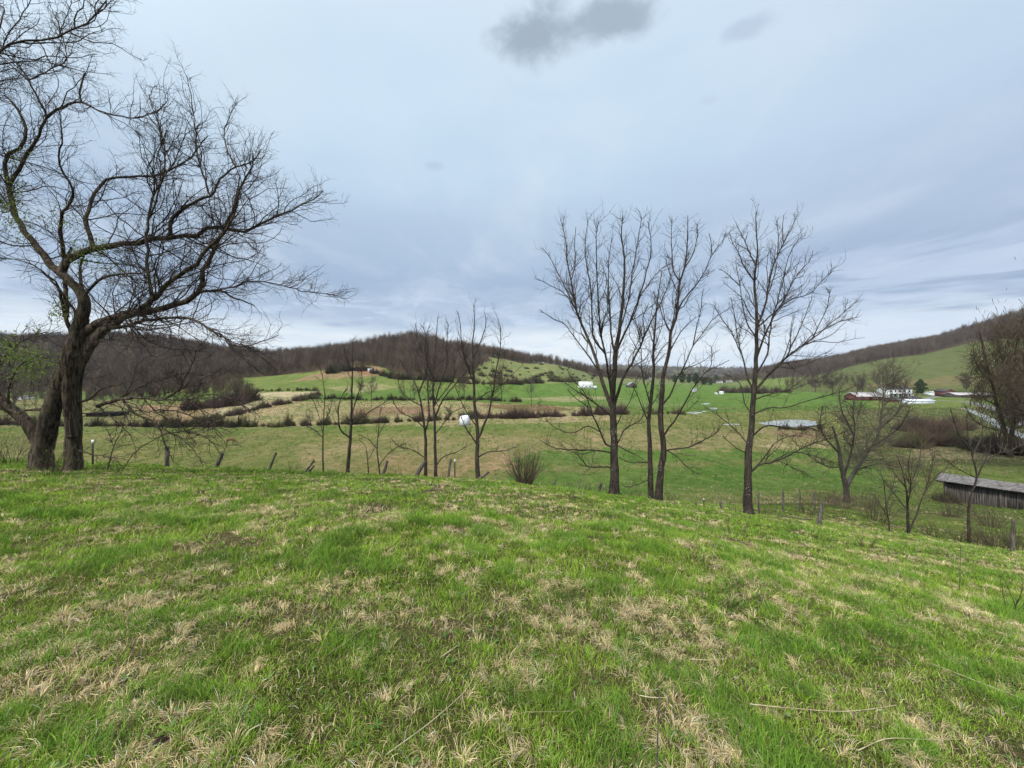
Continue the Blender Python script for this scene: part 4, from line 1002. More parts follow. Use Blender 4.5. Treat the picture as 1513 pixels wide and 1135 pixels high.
def scatter_wood(name, label, pos, hs, seed, protos=PROT):
    g = np.random.default_rng(seed); n = len(pos); pk = g.integers(0, len(protos), n); A = Acc(); hs = hs*(.62+.76*fbm(pos[:, 0]*.045, pos[:, 1]*.045, 27, 3))
    for k in range(len(protos)):
        idx = np.where(pk == k)[0]
        if not len(idx): continue
        v, q, c = protos[k]; m = len(idx); a = g.random(m)*6.283; s = hs[idx]; ws = s*(.75+.5*g.random(m))
        x = v[None, :, 0]*np.cos(a)[:, None]-v[None, :, 1]*np.sin(a)[:, None]; y = v[None, :, 0]*np.sin(a)[:, None]+v[None, :, 1]*np.cos(a)[:, None]
        W = np.stack([x*ws[:, None]+pos[idx, 0][:, None], y*ws[:, None]+pos[idx, 1][:, None], v[None, :, 2]*s[:, None]+pos[idx, 2][:, None]], -1)
        Q = (q[None]+(np.arange(m)*len(v))[:, None, None]).reshape(-1, 4)
        cc = (c[None]*(.65+.7*g.random((m, 1, 1)))).reshape(-1, 3)
        A.add(W.reshape(-1, 3), Q, None, cc)
    tag(obj(name, A.mesh(name), M['tint']), label, None, None, 'stuff')

def wood_positions(px0, px1, Y0, Y1, spacing, which, seed):
    g = np.random.default_rng(seed)
    n = int((px1-px0)/F*(Y1**2-Y0**2)/2/spacing**2)
    Y = np.sqrt(Y0**2+(Y1**2-Y0**2)*g.random(n)); px = px0+(px1-px0)*g.random(n); x = (px-CX)/F*Y
    a, b = wood_mask(px+(fbm(x*.03, Y*.03, 31)-.5)*24, Y+(fbm(x*.05, Y*.05, 33)-.5)*20)
    k = (a, b)[which]; x = x[k]; Y = Y[k]
    return np.stack([x, Y, H(x, Y)], -1)
p = wood_positions(-260, 970, 225, 690, 5.6, 0, 1); scatter_wood('hill_wood', 'brown leafless wood covering the round hill', p, 8+7.5*np.random.default_rng(3).random(len(p)), 2)
p = wood_positions(1120, 1800, 300, 1050, 7.0, 1, 4); scatter_wood('ridge_wood', 'dark leafless wood along the right-hand ridge', p, 12+8*np.random.default_rng(5).random(len(p)), 6)
g = np.random.default_rng(8)   # band of woods where the valley narrows
def band(px0, px1, Y0, Y1, n):
    Y = Y0+(Y1-Y0)*g.random(n); px = px0+(px1-px0)*g.random(n); x = (px-CX)/F*Y; return np.stack([x, Y, H(x, Y)], -1)
p = np.concatenate([band(1040, 1240, 640, 900, 700), band(1150, 1300, 390, 470, 45), band(880, 1000, 700, 1000, 250), band(985, 1140, 900, 1300, 500)])
scatter_wood('valley_wood', 'greyish leafless woods where the valley narrows', p, 7+7*g.random(len(p)), 9)
p = np.concatenate([band(-350, 240, 175, 270, 260), band(130, 360, 200, 285, 380)])
scatter_wood('valley_edge_wood', 'grey-brown leafless trees at the foot of the left hill', p, 5+5*g.random(len(p)), 10)
def coarse(px0, px1, Y0, Y1, n): 
    return band(px0, px1, Y0, Y1, n)
p = np.concatenate([coarse(-100, 1500, 1300, 3600, 5200)])
PC = [far_tree(gw, 1., .8, 26, ((.06, .05, .045), (.10, .085, .075)), .03, .1, .05) for i in range(6)]
scatter_wood('distant_wood', 'distant woods on the blue ridge at the end of the valley', p, 14+8*g.random(len(p)), 12, PC)

# individual far trees share a few meshes
def far_mesh(name, seed, h, w, n, cols, tw, low=.2):
    gg = np.random.default_rng(seed)
    t = Acc(); v, q, c = far_tree(gg, h, w, n, cols, h*.014, low, tw); t.add(v, q, None, c); return t.mesh(name)
FM = [far_mesh('skyline_tree', 20+i, 16, 5+i, 260, WOODC[i % 5], .10) for i in range(4)]
def place_far(name, me, mat, px, Y, s, label, cat, group, z0=0.):
    b = ground(px, Y); o = bpy.data.objects.new(name, me); col.objects.link(o)
    if len(me.materials) == 0: me.materials.append(mat)
    o.location = tuple(b+np.array([0, 0, z0])); o.scale = (s, s, s); o.rotation_euler = (0, 0, random.random()*6.28)
    return tag(o, label, cat, group)
g = np.random.default_rng(31)
def crest(px, Y0, Y1):   # depth whose ground shows highest from the slope
    Ys = np.linspace(Y0, Y1, 60); x = (px-CX)/F*Ys; return float(Ys[np.argmax(H(x, Ys)/Ys)])
for px in np.arange(205, 960, 6.5):
    q = px+g.normal()*2; Y = crest(q, 380, 660)-6+g.normal()*5
    place_far('skyline_tree', FM[g.integers(4)], M['tint'], q, Y, .55+.6*g.random(), 'leafless tree on the skyline of the wooded hill', 'tree', 'leafless trees along the hill skyline')
for px in np.arange(1175, 1520, 6.5):
    q = px+g.normal()*2; Y = crest(q, 520, 1000)-8+g.normal()*6
    place_far('ridge_tree', FM[g.integers(4)], M['tint'], q, Y, (.8+.5*g.random())*np.interp(q, [1200, 1400, 1513], [.8, 1.1, 1.5]), 'leafless tree on the skyline of the right-hand ridge', 'tree', 'leafless trees along the right ridge skyline')

def mid_tree(name, label, px, py, hpx, wpx, seed, mats, group, n1=26, Y=None):
    """leafless field tree with real branching"""
    b = hit(px, py) if Y is None else ground(px, Y); Y = b[1]; h = hpx*Y/F; w = wpx*Y/F; g = np.random.default_rng(seed)
    root = thing(name, label, 'tree', tuple(b), 0, group)
    T = spline([(0, 0, -.5), (g.normal()*.1, 0, h*.3), (g.normal()*.3, g.normal()*.3, h*.65), (0, 0, h*.97)], 14); R = np.linspace(h*.016, h*.002, 14)
    A = Acc(); A.tube(T, R, 7); obj('trunk', A.mesh('trunk', True), mats[0], root)
    P = T[None]; RR = R[None]; A = Acc(); fac = h/12
    Q, q = spawn(P, RR, per_m=n1/h, t0=.16, ang=(20, 58), lf=w/h*.95, N=7, rf=.012, wig=.3, up=.35, g=g, minlen=h*.1, maxlen=h*.6); A.tube(Q, q, 4)
    Q2, q2 = spawn(Q, q, per_m=2.2/fac, t0=.15, ang=(25, 60), lf=.5, N=5, rf=.012, wig=.3, up=.3, g=g, minlen=h*.05, maxlen=h*.3); A.tube(Q2, q2, 3)
    Q3, q3 = spawn(Q2, q2, per_m=3.0/fac, t0=.1, ang=(25, 60), lf=.5, N=3, rf=.018, wig=.3, up=.25, g=g, minlen=h*.03, maxlen=h*.12); A.tube(Q3, np.maximum(q3, .00010*Y), 3)
    obj('crown', A.mesh('crown'), mats[1], root)
pale = (M['bark_young'], M['twig_pale']); brn = (M['bark_walnut'], M['twig_brown'])
for i, (px, py, h, w, lab, mt) in enumerate((
 (533,590,34,16,'bare field tree on the dark hedge line, left one of a pair under the hill',pale),
 (549,591,32,18,'bare field tree on the dark hedge line, right one of a pair under the hill',pale),
 (597,590,26,12,'small bare tree on the hedge line behind the close pair of slim trees',pale),
 (612,591,30,14,'bare tree on the hedge line just right of the small one',pale),
 (686,588,32,20,'leaning bare tree where the hedge line meets the bright green field',brn),
 (741,594,46,36,'broad brownish bare tree at the left end of the bright green field',brn),
 (785,601,38,20,'grey bare tree standing in the bright green field',pale),
 (797,602,14,5,'tiny bare tree beside the grey one in the green field',pale),
 (458,629,22,12,'small bent bare tree in the bushes of the long hedge',brn),
 (663,622,16,16,'small crooked tree in the hedge left of the white shelter',brn),
 (975,606,28,18,'faint bare tree in the wet meadow behind the twin-trunk walnut',pale),
 (1428,580,20,44,'wide spreading bare tree behind the long low barn',brn),
 (1305,588,44,40,'bare tree with reddish twigs beside the white farmhouse',brn),
 (1320,588,52,26,'tall pale bare tree in front of the white farmhouse',pale),
 (1275,588,26,28,'low bare tree left of the red barn with the white roof',pale),
 (1230,585,34,30,'pale bare tree at the left end of the farm',pale),
 (1205,580,34,30,'pale bare tree further left of the farm, under the ridge wood',pale),
 (350,598,26,34,'rounded purplish bare tree among the hillside fields',brn),
 (368,594,22,24,'low purplish bare tree right of the rounded one',brn))):
    mid_tree('field_tree', lab, px, py, h, w, 500+i, mt, 'bare trees in the fields')

# evergreens
def evergreen(label, px, py, hpx, wpx, seed, Y=None):
    b = hit(px, py, 150) if Y is None else ground(px, Y); Y = b[1]; h = hpx*Y/F; w = wpx*Y/F; g = np.random.default_rng(seed)
    root = thing('evergreen_tree', label, 'tree', tuple(b), 0, 'evergreen trees')
    A = Acc(); A.tube([(0, 0, -.5), (0, 0, h*.5), (0, 0, h*.9)], [h*.03, h*.02, h*.005], 6); obj('trunk', A.mesh('trunk', True), M['bark_walnut'], root)
    n = 1500; t = g.random(n)**.9; lump = .8+.35*np.sin(t*19+g.random()*6)
    r = w*.5*np.sin(np.clip(t*.86+.14, 0, 1)*math.pi)**.7*lump*np.sqrt(g.random(n)); a = g.random(n)*6.283
    c = np.stack([r*np.cos(a), r*np.sin(a), h*(.06+.94*t)], -1)
    V, q, _, C = leaf_cluster(c, 1, h*.11, .02, g, ((.022, .045, .016), (.055, .085, .03)))
    A = Acc(); A.add(V, q, None, C); obj('crown', A.mesh('crown'), M['needle'], root)
evergreen('dark round evergreen beside the white farmhouse', 1360, 581, 19, 15, 601)
for i, (px, py, h, w) in enumerate(((954,570,10,8),(997,573,11,7),(1008,575,16,9),(1018,574,12,7),(1028,576,15,9),(1040,575,11,9),(1050,574,9,7))):
    evergreen(('dark evergreen standing alone left of the valley pines', 'leftmost dark pine of the clump at the valley end', 'tallest dark pine of the clump at the valley end', 'slim dark pine just right of the tallest in the clump',
      'second tallest pine, middle right of the clump', 'broad dark pine right of the middle of the clump', 'short pine at the right end of the clump')[i], px, py, h, w, 610+i, 640)
evergreen('small dark evergreen by the far houses, left of the rightmost walnut', 1058, 571, 12, 9, 620, 720)
evergreen('small dark evergreen right of the far houses', 1071, 571, 9, 7, 621, 720)

# ------------------------------------------------------------------ hedgerow shrubs
def bush_mesh(name, seed, h, w, n, cols, tw=.05):
    g = np.random.default_rng(seed); a = g.random(n)*6.283; ph = g.random(n)**.6
    r = w*.5*ph; top = h*np.sqrt(np.clip(1-ph**2*.8, .05, 1))*(.35+.85*g.random(n)**1.3)*(.75+.4*np.sin(a*3+seed))
    st = np.stack([np.cos(a)*r*.45, np.sin(a)*r*.45, top*g.random(n)*.5-.1], -1); en = np.stack([np.cos(a)*r, np.sin(a)*r, top], -1)
    sd = norm(np.cross(en-st, g.normal(size=(n, 3))))*(tw*(.4+.9*g.random(n)))[:, None]*.5
    V = np.stack([st-sd, st+sd, en+sd*.3, en-sd*.3], 1).reshape(-1, 3); t = g.random(n)[:, None]
    C = np.repeat(np.array(cols[0])*(1-t)+np.array(cols[1])*t, 4, 0)
    me = make_mesh(name, V, np.arange(n*4).reshape(-1, 4), None, C); me.materials.append(M['tint']); return me
BC = dict(olive=((.065, .062, .028), (.13, .125, .06)), brown=((.06, .042, .030), (.125, .09, .065)), purple=((.065, .041, .036), (.12, .08, .068)), dark=((.035, .032, .018), (.085, .075, .042)), green=((.06, .085, .025), (.13, .16, .055)))
BM = {k: [bush_mesh('shrub', 40+i+j*7, 1., 1.1+.3*i, 800, c, .030) for i in range(3)] for j, (k, c) in enumerate(BC.items())}
BM2 = {k: [bush_mesh('shrub', 140+i, 1., 1.5+.3*i, 2600, BC[k], .018) for i in range(3)] for k in ('brown', 'olive', 'purple')}
def bushes(line, n, hpx, kinds, label, group, seed, jit=2., name='hedge_shrub', cat='shrub', Ymin=45, BM=BM):
    g = np.random.default_rng(seed); L = np.array(line, float)
    d = np.concatenate([[0], np.cumsum(np.linalg.norm(np.diff(L, axis=0), axis=1))]); d /= d[-1]
    for k in range(n):
        t = (k+.2+.6*g.random())/n; px = np.interp(t, d, L[:, 0]); py = np.interp(t, d, L[:, 1])+g.normal()*jit*.25
        b = hit(px, py, Ymin); h = hpx*(.45+1.2*g.random()**1.5)*b[1]/F
        me = BM[kinds[g.integers(len(kinds))]][g.integers(3)]
        o = bpy.data.objects.new(name, me); col.objects.link(o); o.location = tuple(b); s = h
        o.scale = (s*(.9+1.3*g.random()), s*1.1, s*1.15); o.rotation_euler = (0, 0, g.normal()*.5)
        tag(o, label, cat, group)
bushes([(-60,628),(130,630),(250,631),(420,631),(640,622),(700,619)], 62, 10, ['olive','brown','dark','olive'], 'scrubby shrub in the long hedge across the far side of the pasture', 'shrubs of the long pasture hedge', 1)
bushes([(700,619),(760,618),(830,616),(925,612)], 24, 10, ['purple','purple','brown'], 'purplish brown shrub in the thicket right of the white shelter', 'purplish shrubs right of the white shelter', 2)
bushes([(448,590),(560,591),(700,591),(770,594)], 46, 5, ['dark','dark','olive'], 'low dark shrub in the straight hedge below the hill field', 'low shrubs of the straight hillside hedge', 3)
bushes([(285,628),(340,615),(390,603),(455,590),(470,584)], 30, 6.5, ['brown','olive'], 'brown shrub in the hedge slanting up the straw-coloured hillside', 'shrubs of the slanting hillside hedge', 4)
bushes([(365,578),(420,578),(468,577)], 16, 3.5, ['dark','olive'], 'small dark shrub in the short hedge at the top of the pale field', 'shrubs of the short upper hedge', 5)
bushes([(690,567),(760,568),(810,565),(860,564)], 26, 6, ['dark','brown','olive'], 'scrub shrub along the top of the bright green field', 'shrubs above the bright green field', 6)
bushes([(275,606),(320,602),(350,598),(375,590)], 20, 13, ['purple','brown'], 'dense purplish thicket shrub among the hillside fields', 'purplish thicket shrubs on the left hillside', 7)
bushes([(1335,662),(1400,655),(1440,664),(1510,672)], 30, 15, ['brown','brown','olive'], 'brown brushy shrub in the thicket behind the tin roofed shed', 'brown thicket behind the tin roofed shed', 8, BM=BM2)
bushes([(1340,636),(1380,640),(1420,634)], 10, 14, ['brown'], 'brown shrub at the far side of the thicket near the gravel lane', 'brown shrubs near the gravel lane', 9, BM=BM2)
bushes([(955,612),(1000,612),(1012,613)], 8, 6, ['brown','olive'], 'low reedy shrub in the wet meadow behind the twin-trunk walnut', 'reedy shrubs in the wet meadow', 10)
bushes([(1150,634),(1180,636),(1215,634)], 7, 5, ['brown','dark'], 'low brown shrub on the near bank of the pond', 'shrubs on the pond bank', 11)
bushes([(1060,580),(1120,581),(1170,580)], 18, 7, ['purple','brown'], 'purplish shrub in the far hedge at the end of the green valley floor', 'far shrubs at the end of the valley floor', 12)
bushes([(480,556),(500,548),(540,548),(580,560),(640,563),(690,566)], 26, 8, ['dark','brown','dark'], 'dark shrub along the lower edge of the hill wood', 'shrubs along the edge of the hill wood', 13)
g = np.random.default_rng(55)   # scrub dotted over the open hillside
for k in range(70):
    px = g.uniform(690, 900); lo = np.interp(px, [690, 780, 900], [520, 535, 552]); py = g.uniform(lo, 564)
    b = hit(px, py, 200); h = (1.5+3.5*g.random()); me = BM[('dark', 'olive', 'brown', 'green')[g.integers(4)]][g.integers(3)]
    o = bpy.data.objects.new('hillside_shrub', me); col.objects.link(o); o.location = tuple(b); o.scale = (h*1.5, h*1.2, h*.75)
    tag(o, 'scattered scrub on the open hillside right of the round hill', 'shrub', 'scrub dotted over the open hillside')
def brush_at(px, Y, h, w, kind, label, cat='shrub'):
    b = ground(px, Y); o = bpy.data.objects.new('bank_shrub', BM[kind][1]); col.objects.link(o); o.location = tuple(b); o.scale = (w, w*.7, h); tag(o, label, cat)
brush_at(1400, 40, 1.2, 2.2, 'dark', 'dark shrub against the near corner of the tin roofed shed')

# ------------------------------------------------------------------ buildings
def facing(b): return math.atan2(-b[0], b[1])     # turned so that its front looks towards the hill
def building(name, label, cat, px0, px1, py, hw, hr, depth, mw, mr, wins=(), style='gable', rz=None, door=None, Y=None, mg=None):
    pc = (px0+px1)/2
    b = hit(pc, py, 100) if Y is None else ground(pc, Y)
    Y = b[1]; w = (px1-px0)*Y/F; h = hw*Y/F; r = hr*Y/F
    root = thing(name, label, cat, tuple(b-np.array([0, 0, .3])), 0 if rz is None else rz)
    A = Acc(); A.box(-w/2, 0, 0, w/2, depth, h+.3); 
    if style == 'gable':      # ridge along x
        for s in (-w/2, w/2):
            A.add([(s, 0, h+.3), (s, depth, h+.3), (s, depth/2, h+.3+r)], None, [(0, 1, 2)])
    if style == 'front':      # gable faces the viewer
        for s in (0, depth): A.add([(-w/2, s, h+.3), (w/2, s, h+.3), (0, s, h+.3+r)], None, [(0, 1, 2)])
    obj('wall', A.mesh('wall'), mw, root)
    A = Acc(); z = h+.3; o = .35; th = .18
    def slab(p):
        p = np.array(p, float); A.add(np.vstack([p, p+[0, 0, th]]), [(0,3,2,1),(4,5,6,7),(0,1,5,4),(1,2,6,5),(2,3,7,6),(3,0,4,7)])
    if style == 'gable':
        k = r/(depth/2)*o
        slab([(-w/2-o, -o, z-k+.02), (w/2+o, -o, z-k+.02), (w/2+o, depth/2, z+r+.02), (-w/2-o, depth/2, z+r+.02)])
        slab([(w/2+o, depth+o, z-k+.02), (-w/2-o, depth+o, z-k+.02), (-w/2-o, depth/2+.01, z+r+.02), (w/2+o, depth/2+.01, z+r+.02)])
    elif style == 'front':
        k = r/(w/2)*o
        slab([(-w/2-o, -o, z-k+.02), (0, -o, z+r+.02), (0, depth+o, z+r+.02), (-w/2-o, depth+o, z-k+.02)])
        slab([(0.01, -o, z+r+.02), (w/2+o, -o, z-k+.02), (w/2+o, depth+o, z-k+.02), (0.01, depth+o, z+r+.02)])
    else:
        slab([(-w/2-o, -o, z+.02), (w/2+o, -o, z+.02), (w/2+o, depth+o, z+r+.02), (-w/2-o, depth+o, z+r+.02)])
    obj('roof', A.mesh('roof'), mr, root)
    for (fx, fz, fw, fh) in wins:
        A = Acc(); x = -w/2+fx*w; A.box(x-fw*w/2, -.06, .3+fz*h, x+fw*w/2, .02, .3+(fz+fh)*h); f = obj('window', A.mesh('window'), M['glass'], root)
    if door:
        fx, fw, fh = door; A = Acc(); x = -w/2+fx*w; A.box(x-fw*w/2, -.07, .3, x+fw*w/2, .02, .3+fh*h); obj('door', A.mesh('door'), M['dark'], root)  # near-black slab; at an open doorway its colour stands in for inside shade
    return root, b, w, h
W2 = [(x, z, .065, .24) for x in (.12, .31, .5, .69, .88) for z in (.16, .64) if not (x == .5 and z == .16)]
hs, b, w, h = building('farmhouse', 'white two-storey farmhouse with rows of windows across the valley at the right', 'house', 1312, 1348, 588, 13, 3.5, 8, M['white'], M['darkroof'], W2, door=(.5, .07, .36))
A = Acc(); A.box(-w*.42, -2.4, h*.46, w*.42, -.0, h*.50)
pr = obj('porch_roof', A.mesh('porch_roof'), M['darkroof'], hs)
for fx in (-.4, -.2, 0, .2, .4):
    A = Acc(); A.box(fx*w-.09, -2.3, 0, fx*w+.09, -2.12, h*.46); obj('porch_post', A.mesh('porch_post'), M['white'], pr)
building('barn', 'long red barn with a whitish roof left of the farmhouse', 'barn', 1266, 1307, 592, 6, 5.5, 9, M['red'], M['pinkroof'], [(x, .3, .08, .4) for x in (.2, .8)], door=(.5, .12, .8))
building('outbuilding', 'low dark-roofed red outbuilding in front of the farmhouse', 'shed', 1318, 1344, 594, 3.5, 2.5, 6, M['red'], M['darkroof'], door=(.5, .14, .8), Y=218)
building('shed', 'low shed with a dark roof behind the white greenhouse', 'shed', 1344, 1362, 591, 2, 3, 7, M['boards'], M['darkroof'], door=(.3, .2, .8))
gh, b, w, h = building('greenhouse', 'long low bright white poly greenhouse below the farmhouse', 'greenhouse', 1343, 1381, 597, 4.6, 1.6, 5, M['tarp'], M['tarp'])
for k in range(7):
    A = Acc(); x = -w/2+(k+.5)*w/7; A.box(x-.06, -.08, .2, x+.06, -.005, .3+h); obj('rib', A.mesh('rib'), M['offwhite'], gh)
building('garage', 'small white shed with a dark open doorway right of the farmhouse', 'shed', 1380, 1396, 585, 4.4, 1.6, 7, M['white'], M['offwhite'], door=(.58, .34, .75))
building('barn', 'square rust-red barn between the small white shed and the long low barn', 'barn', 1398, 1411, 586.5, 8, 3, 8, M['red'], M['darkroof'], [(.5, .55, .16, .2)], 'front')
building('barn', 'long low barn with a pale pinkish roof at the right end of the farm', 'barn', 1413, 1472, 588, 4.2, 3, 9, M['boards'], M['pinkroof'], [(x, .3, .05, .4) for x in (.15, .4, .65, .9)])
hs, b, w, h = building('farmhouse', 'white house on the green rise behind the leftmost walnut tree', 'house', 856, 876, 574, 5.5, 4.5, 9, M['white'], M['offwhite'], [(.2, .3, .1, .35), (.5, .3, .1, .35), (.8, .3, .1, .35)])
A = Acc(); A.box(w/2+.01, 2, 0, w/2+4, 8, h*.7); obj('wing', A.mesh('wing'), M['white'], hs)
building('barn', 'grey barn on the green rise between the first two walnut trees', 'barn', 929, 941, 573, 3.5, 4.5, 10, M['boards'], M['greyroof'], door=(.5, .3, .7), style='front')
building('house', 'tiny pale house beside the lone evergreen at the valley end', 'house', 957, 964, 570, 2.6, 1.6, 8, M['offwhite'], M['greyroof'], [(.3, .3, .2, .4)], Y=660)
building('house', 'tiny white house between the valley pines and the small evergreen', 'house', 1061, 1068, 571, 2.4, 1.4, 8, M['white'], M['greyroof'], [(.5, .3, .2, .4)], Y=700)
building('house', 'tiny pale house with a grey roof right of the small evergreens', 'house', 1076, 1082, 572, 2.2, 1.4, 8, M['offwhite'], M['greyroof'], [(.5, .3, .2, .4)], Y=690)
building('shed', 'small bright white box-like shed at the far edge of the green valley floor', 'shed', 1065, 1069.5, 583, 3.6, .7, 3, M['white'], M['white'], style='mono')
building('shed', 'very small white shed left of the bright box-like one on the valley floor', 'shed', 1058, 1060.5, 583, 1.6, .5, 2, M['white'], M['white'], style='mono')
building('house', 'small pale house low in the valley between the twin-trunk and rightmost walnuts', 'house', 1024, 1030, 579, 3.0, 1.6, 6, M['offwhite'], M['greyroof'], [(.5, .3, .2, .4)])
building('shed', 'small white box shed below the orange bare patch on the hillside', 'shed', 543.5, 548.5, 549.5, 3.8, .6, 3, M['white'], M['white'], style='mono')
building('house', 'white building glimpsed behind the old tree at the far left', 'house', 25, 35, 576, 3.4, 2, 6, M['white'], M['greyroof'], [(.3, .3, .12, .4), (.7, .3, .12, .4)], Y=225)
building('shed', 'long low black-walled shed on the valley floor seen right of the old tree trunk', 'shed', 127, 166, 616, 4.2, .5, 6, M['dark'], M['dark'], style='mono')

# white livestock shelter in the pasture
b = hit(684, 629); Y = b[1]; w = 11.5*Y/F; h = 15*Y/F
root = thing('livestock_shelter', 'white boxy sheeted shelter standing at the far edge of the pasture', 'shelter', tuple(b), -.35)
A = Acc(); v = [(-w/2,0,-.2),(w/2,0,-.2),(w/2,w,-.2),(-w/2,w,-.2),(-w*.47,.05,h*.9),(w*.47,.05,h),(w*.46,w*.95,h),(-w*.46,w*.95,h*.92)]
A.add(v, [(0,3,2,1),(4,5,6,7),(0,1,5,4),(1,2,6,5),(2,3,7,6),(3,0,4,7)]); obj('cover', A.mesh('cover'), M['tarp'], root)
for k in (-.3, 0, .3):
    A = Acc(); A.box(k*w-.03, -.05, 0, k*w+.03, -.0, h*.88); obj('rib', A.mesh('rib'), M['offwhite'], root)
A = Acc(); A.box(-w*.5, -.08, -.2, w*.5, -.0, .12); obj('sill', A.mesh('sill'), M['boards'], root)

# tin roofed shed close on the right
Aq = np.array([46.0, 41.0]); D = norm(np.array([3.2, -4.1])); Nn = np.array([-D[1], D[0]]); Lb = 16.; dp = 3.6
zb = -14.0; ze = -11.1
root = thing('tin_roofed_shed', 'long weathered board shed with a patchy tin roof at the lower right edge', 'shed', (Aq[0], Aq[1], zb), math.atan2(D[1], D[0]))
hh = ze-zb
A = Acc()
g = np.random.default_rng(12); x = 0.
while x < Lb:
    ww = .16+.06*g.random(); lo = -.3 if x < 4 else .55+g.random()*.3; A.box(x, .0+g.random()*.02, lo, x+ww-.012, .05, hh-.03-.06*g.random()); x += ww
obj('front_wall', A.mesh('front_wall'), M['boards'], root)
A = Acc(); A.box(.02, .06, -.4, Lb-.05, .12, .9); A.box(.02, dp-.1, -.4, Lb, dp, hh+.0); A.box(.0, .13, -.4, .08, dp-.11, hh+.0); obj('inner_wall_and_shade', A.mesh('inner_wall_and_shade'), M['dark'], root)  # near-black low panel puts interior shade behind the raised boards; back and end walls
A = Acc(); n = 60
xs = np.linspace(-.5, Lb+.4, n*2+1); zt = .03*(np.arange(len(xs)) % 2)
P0 = np.stack([xs, np.full(len(xs), -.55), hh+.02+zt], -1); P1 = np.stack([xs, np.full(len(xs), dp+.3), hh+.12+zt], -1)
P1[:, 2] += -.15*np.sin(xs*.5)*.3
v = np.vstack([P0, P1]); m = len(xs); q = [(i, i+1, m+i+1, m+i) for i in range(m-1)]; A.add(v, q)
A.add(v-[0, 0, .035], [(a, d_, c_, b_) for a, b_, c_, d_ in q])
obj('roof', A.mesh('roof'), M['tin'], root)
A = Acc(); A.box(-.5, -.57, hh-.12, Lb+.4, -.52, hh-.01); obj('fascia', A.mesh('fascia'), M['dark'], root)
for k in range(5):
    A = Acc(); A.box(.1+k*3.6, .055-.2, -.3, .26+k*3.6, -.02, hh-.14); obj('support_post', A.mesh('support_post'), M['boards'], root)

# ------------------------------------------------------------------ water, lane
def sheet(name, outline, mat, dz, n=40, kind='structure', level=False):
    pts = np.array([hit(a, b_, 45) for a, b_ in outline]); c = pts.mean(0)
    P = spline(np.vstack([pts, pts[:1]]), n+1)[:-1]
    g = np.random.default_rng(len(outline)*7); P[:, :2] = c[:2]+(P[:, :2]-c[:2])*(1+.05*g.normal(size=(n, 1)))
    rings = [c[:2]+(P[:, :2]-c[:2])*s for s in (1., .8, .6, .4, .2)]
    R = np.concatenate(rings+[c[None, :2]]); z = H(R[:, 0], R[:, 1])+dz
    if level: z[:] = np.percentile(H(R[:, 0], R[:, 1]), 55)+dz*.3
    q = [(r*n+i, r*n+(i+1) % n, (r+1)*n+(i+1) % n, (r+1)*n+i) for r in range(4) for i in range(n)]
    t = [(4*n+i, 4*n+(i+1) % n, 5*n) for i in range(n)]
    tag(obj(name, make_mesh(name, np.column_stack([R, z]), q, t), mat), kind=kind)
sheet('pond', [(1122,626),(1140,622),(1170,621),(1198,622),(1206,627),(1190,631),(1150,631)], M['water'], .25, level=True)
sheet('puddle', [(1014,610),(1026,608.6),(1038,610),(1026,611.6)], M['water'], .12, 24, level=True)
sheet('puddle', [(1035,597),(1043,596),(1050,597),(1042,598.2)], M['water'], .12, 24, level=True)
sheet('puddle', [(1066,627.5),(1080,626.3),(1094,627.3),(1080,628.8)], M['water'], .12, 24, level=True)
sheet('puddle', [(1048,604),(1054,602.5),(1061,604),(1054,605.6)], M['water'], .12, 24, level=True)
sheet('puddle', [(1036,608),(1040,607),(1044,608),(1040,609)], M['water'], .12, 24, level=True)
def lane(name, pts, w, mat, dz=.06):
    P = np.array([hit(a, b_, 45) for a, b_ in pts]); P = spline(P, 60); T = norm(np.gradient(P[:, :2], axis=0)); Nn = np.stack([-T[:, 1], T[:, 0]], -1)
    V = []
    for s in (-1, -.33, .33, 1): X = P[:, :2]+Nn*s*w/2; V.append(np.column_stack([X, H(X[:, 0], X[:, 1])+dz]))
    V = np.stack(V, 1).reshape(-1, 3); q = [(i*4+j, i*4+j+1, i*4+j+5, i*4+j+4) for i in range(59) for j in range(3)]
    tag(obj(name, make_mesh(name, V, q), mat), kind='structure')
lane('lane', [(1378,593),(1400,592.5),(1430,594),(1455,600),(1478,607),(1500,616),(1530,632)], 5, M['road'])
lane('farm_track', [(1365,590),(1375,588),(1385,586)], 4, M['road'])
lane('creek', [(1425,604),(1450,614),(1470,626),(1500,640),(1540,655)], 2.6, M['water'], .1)

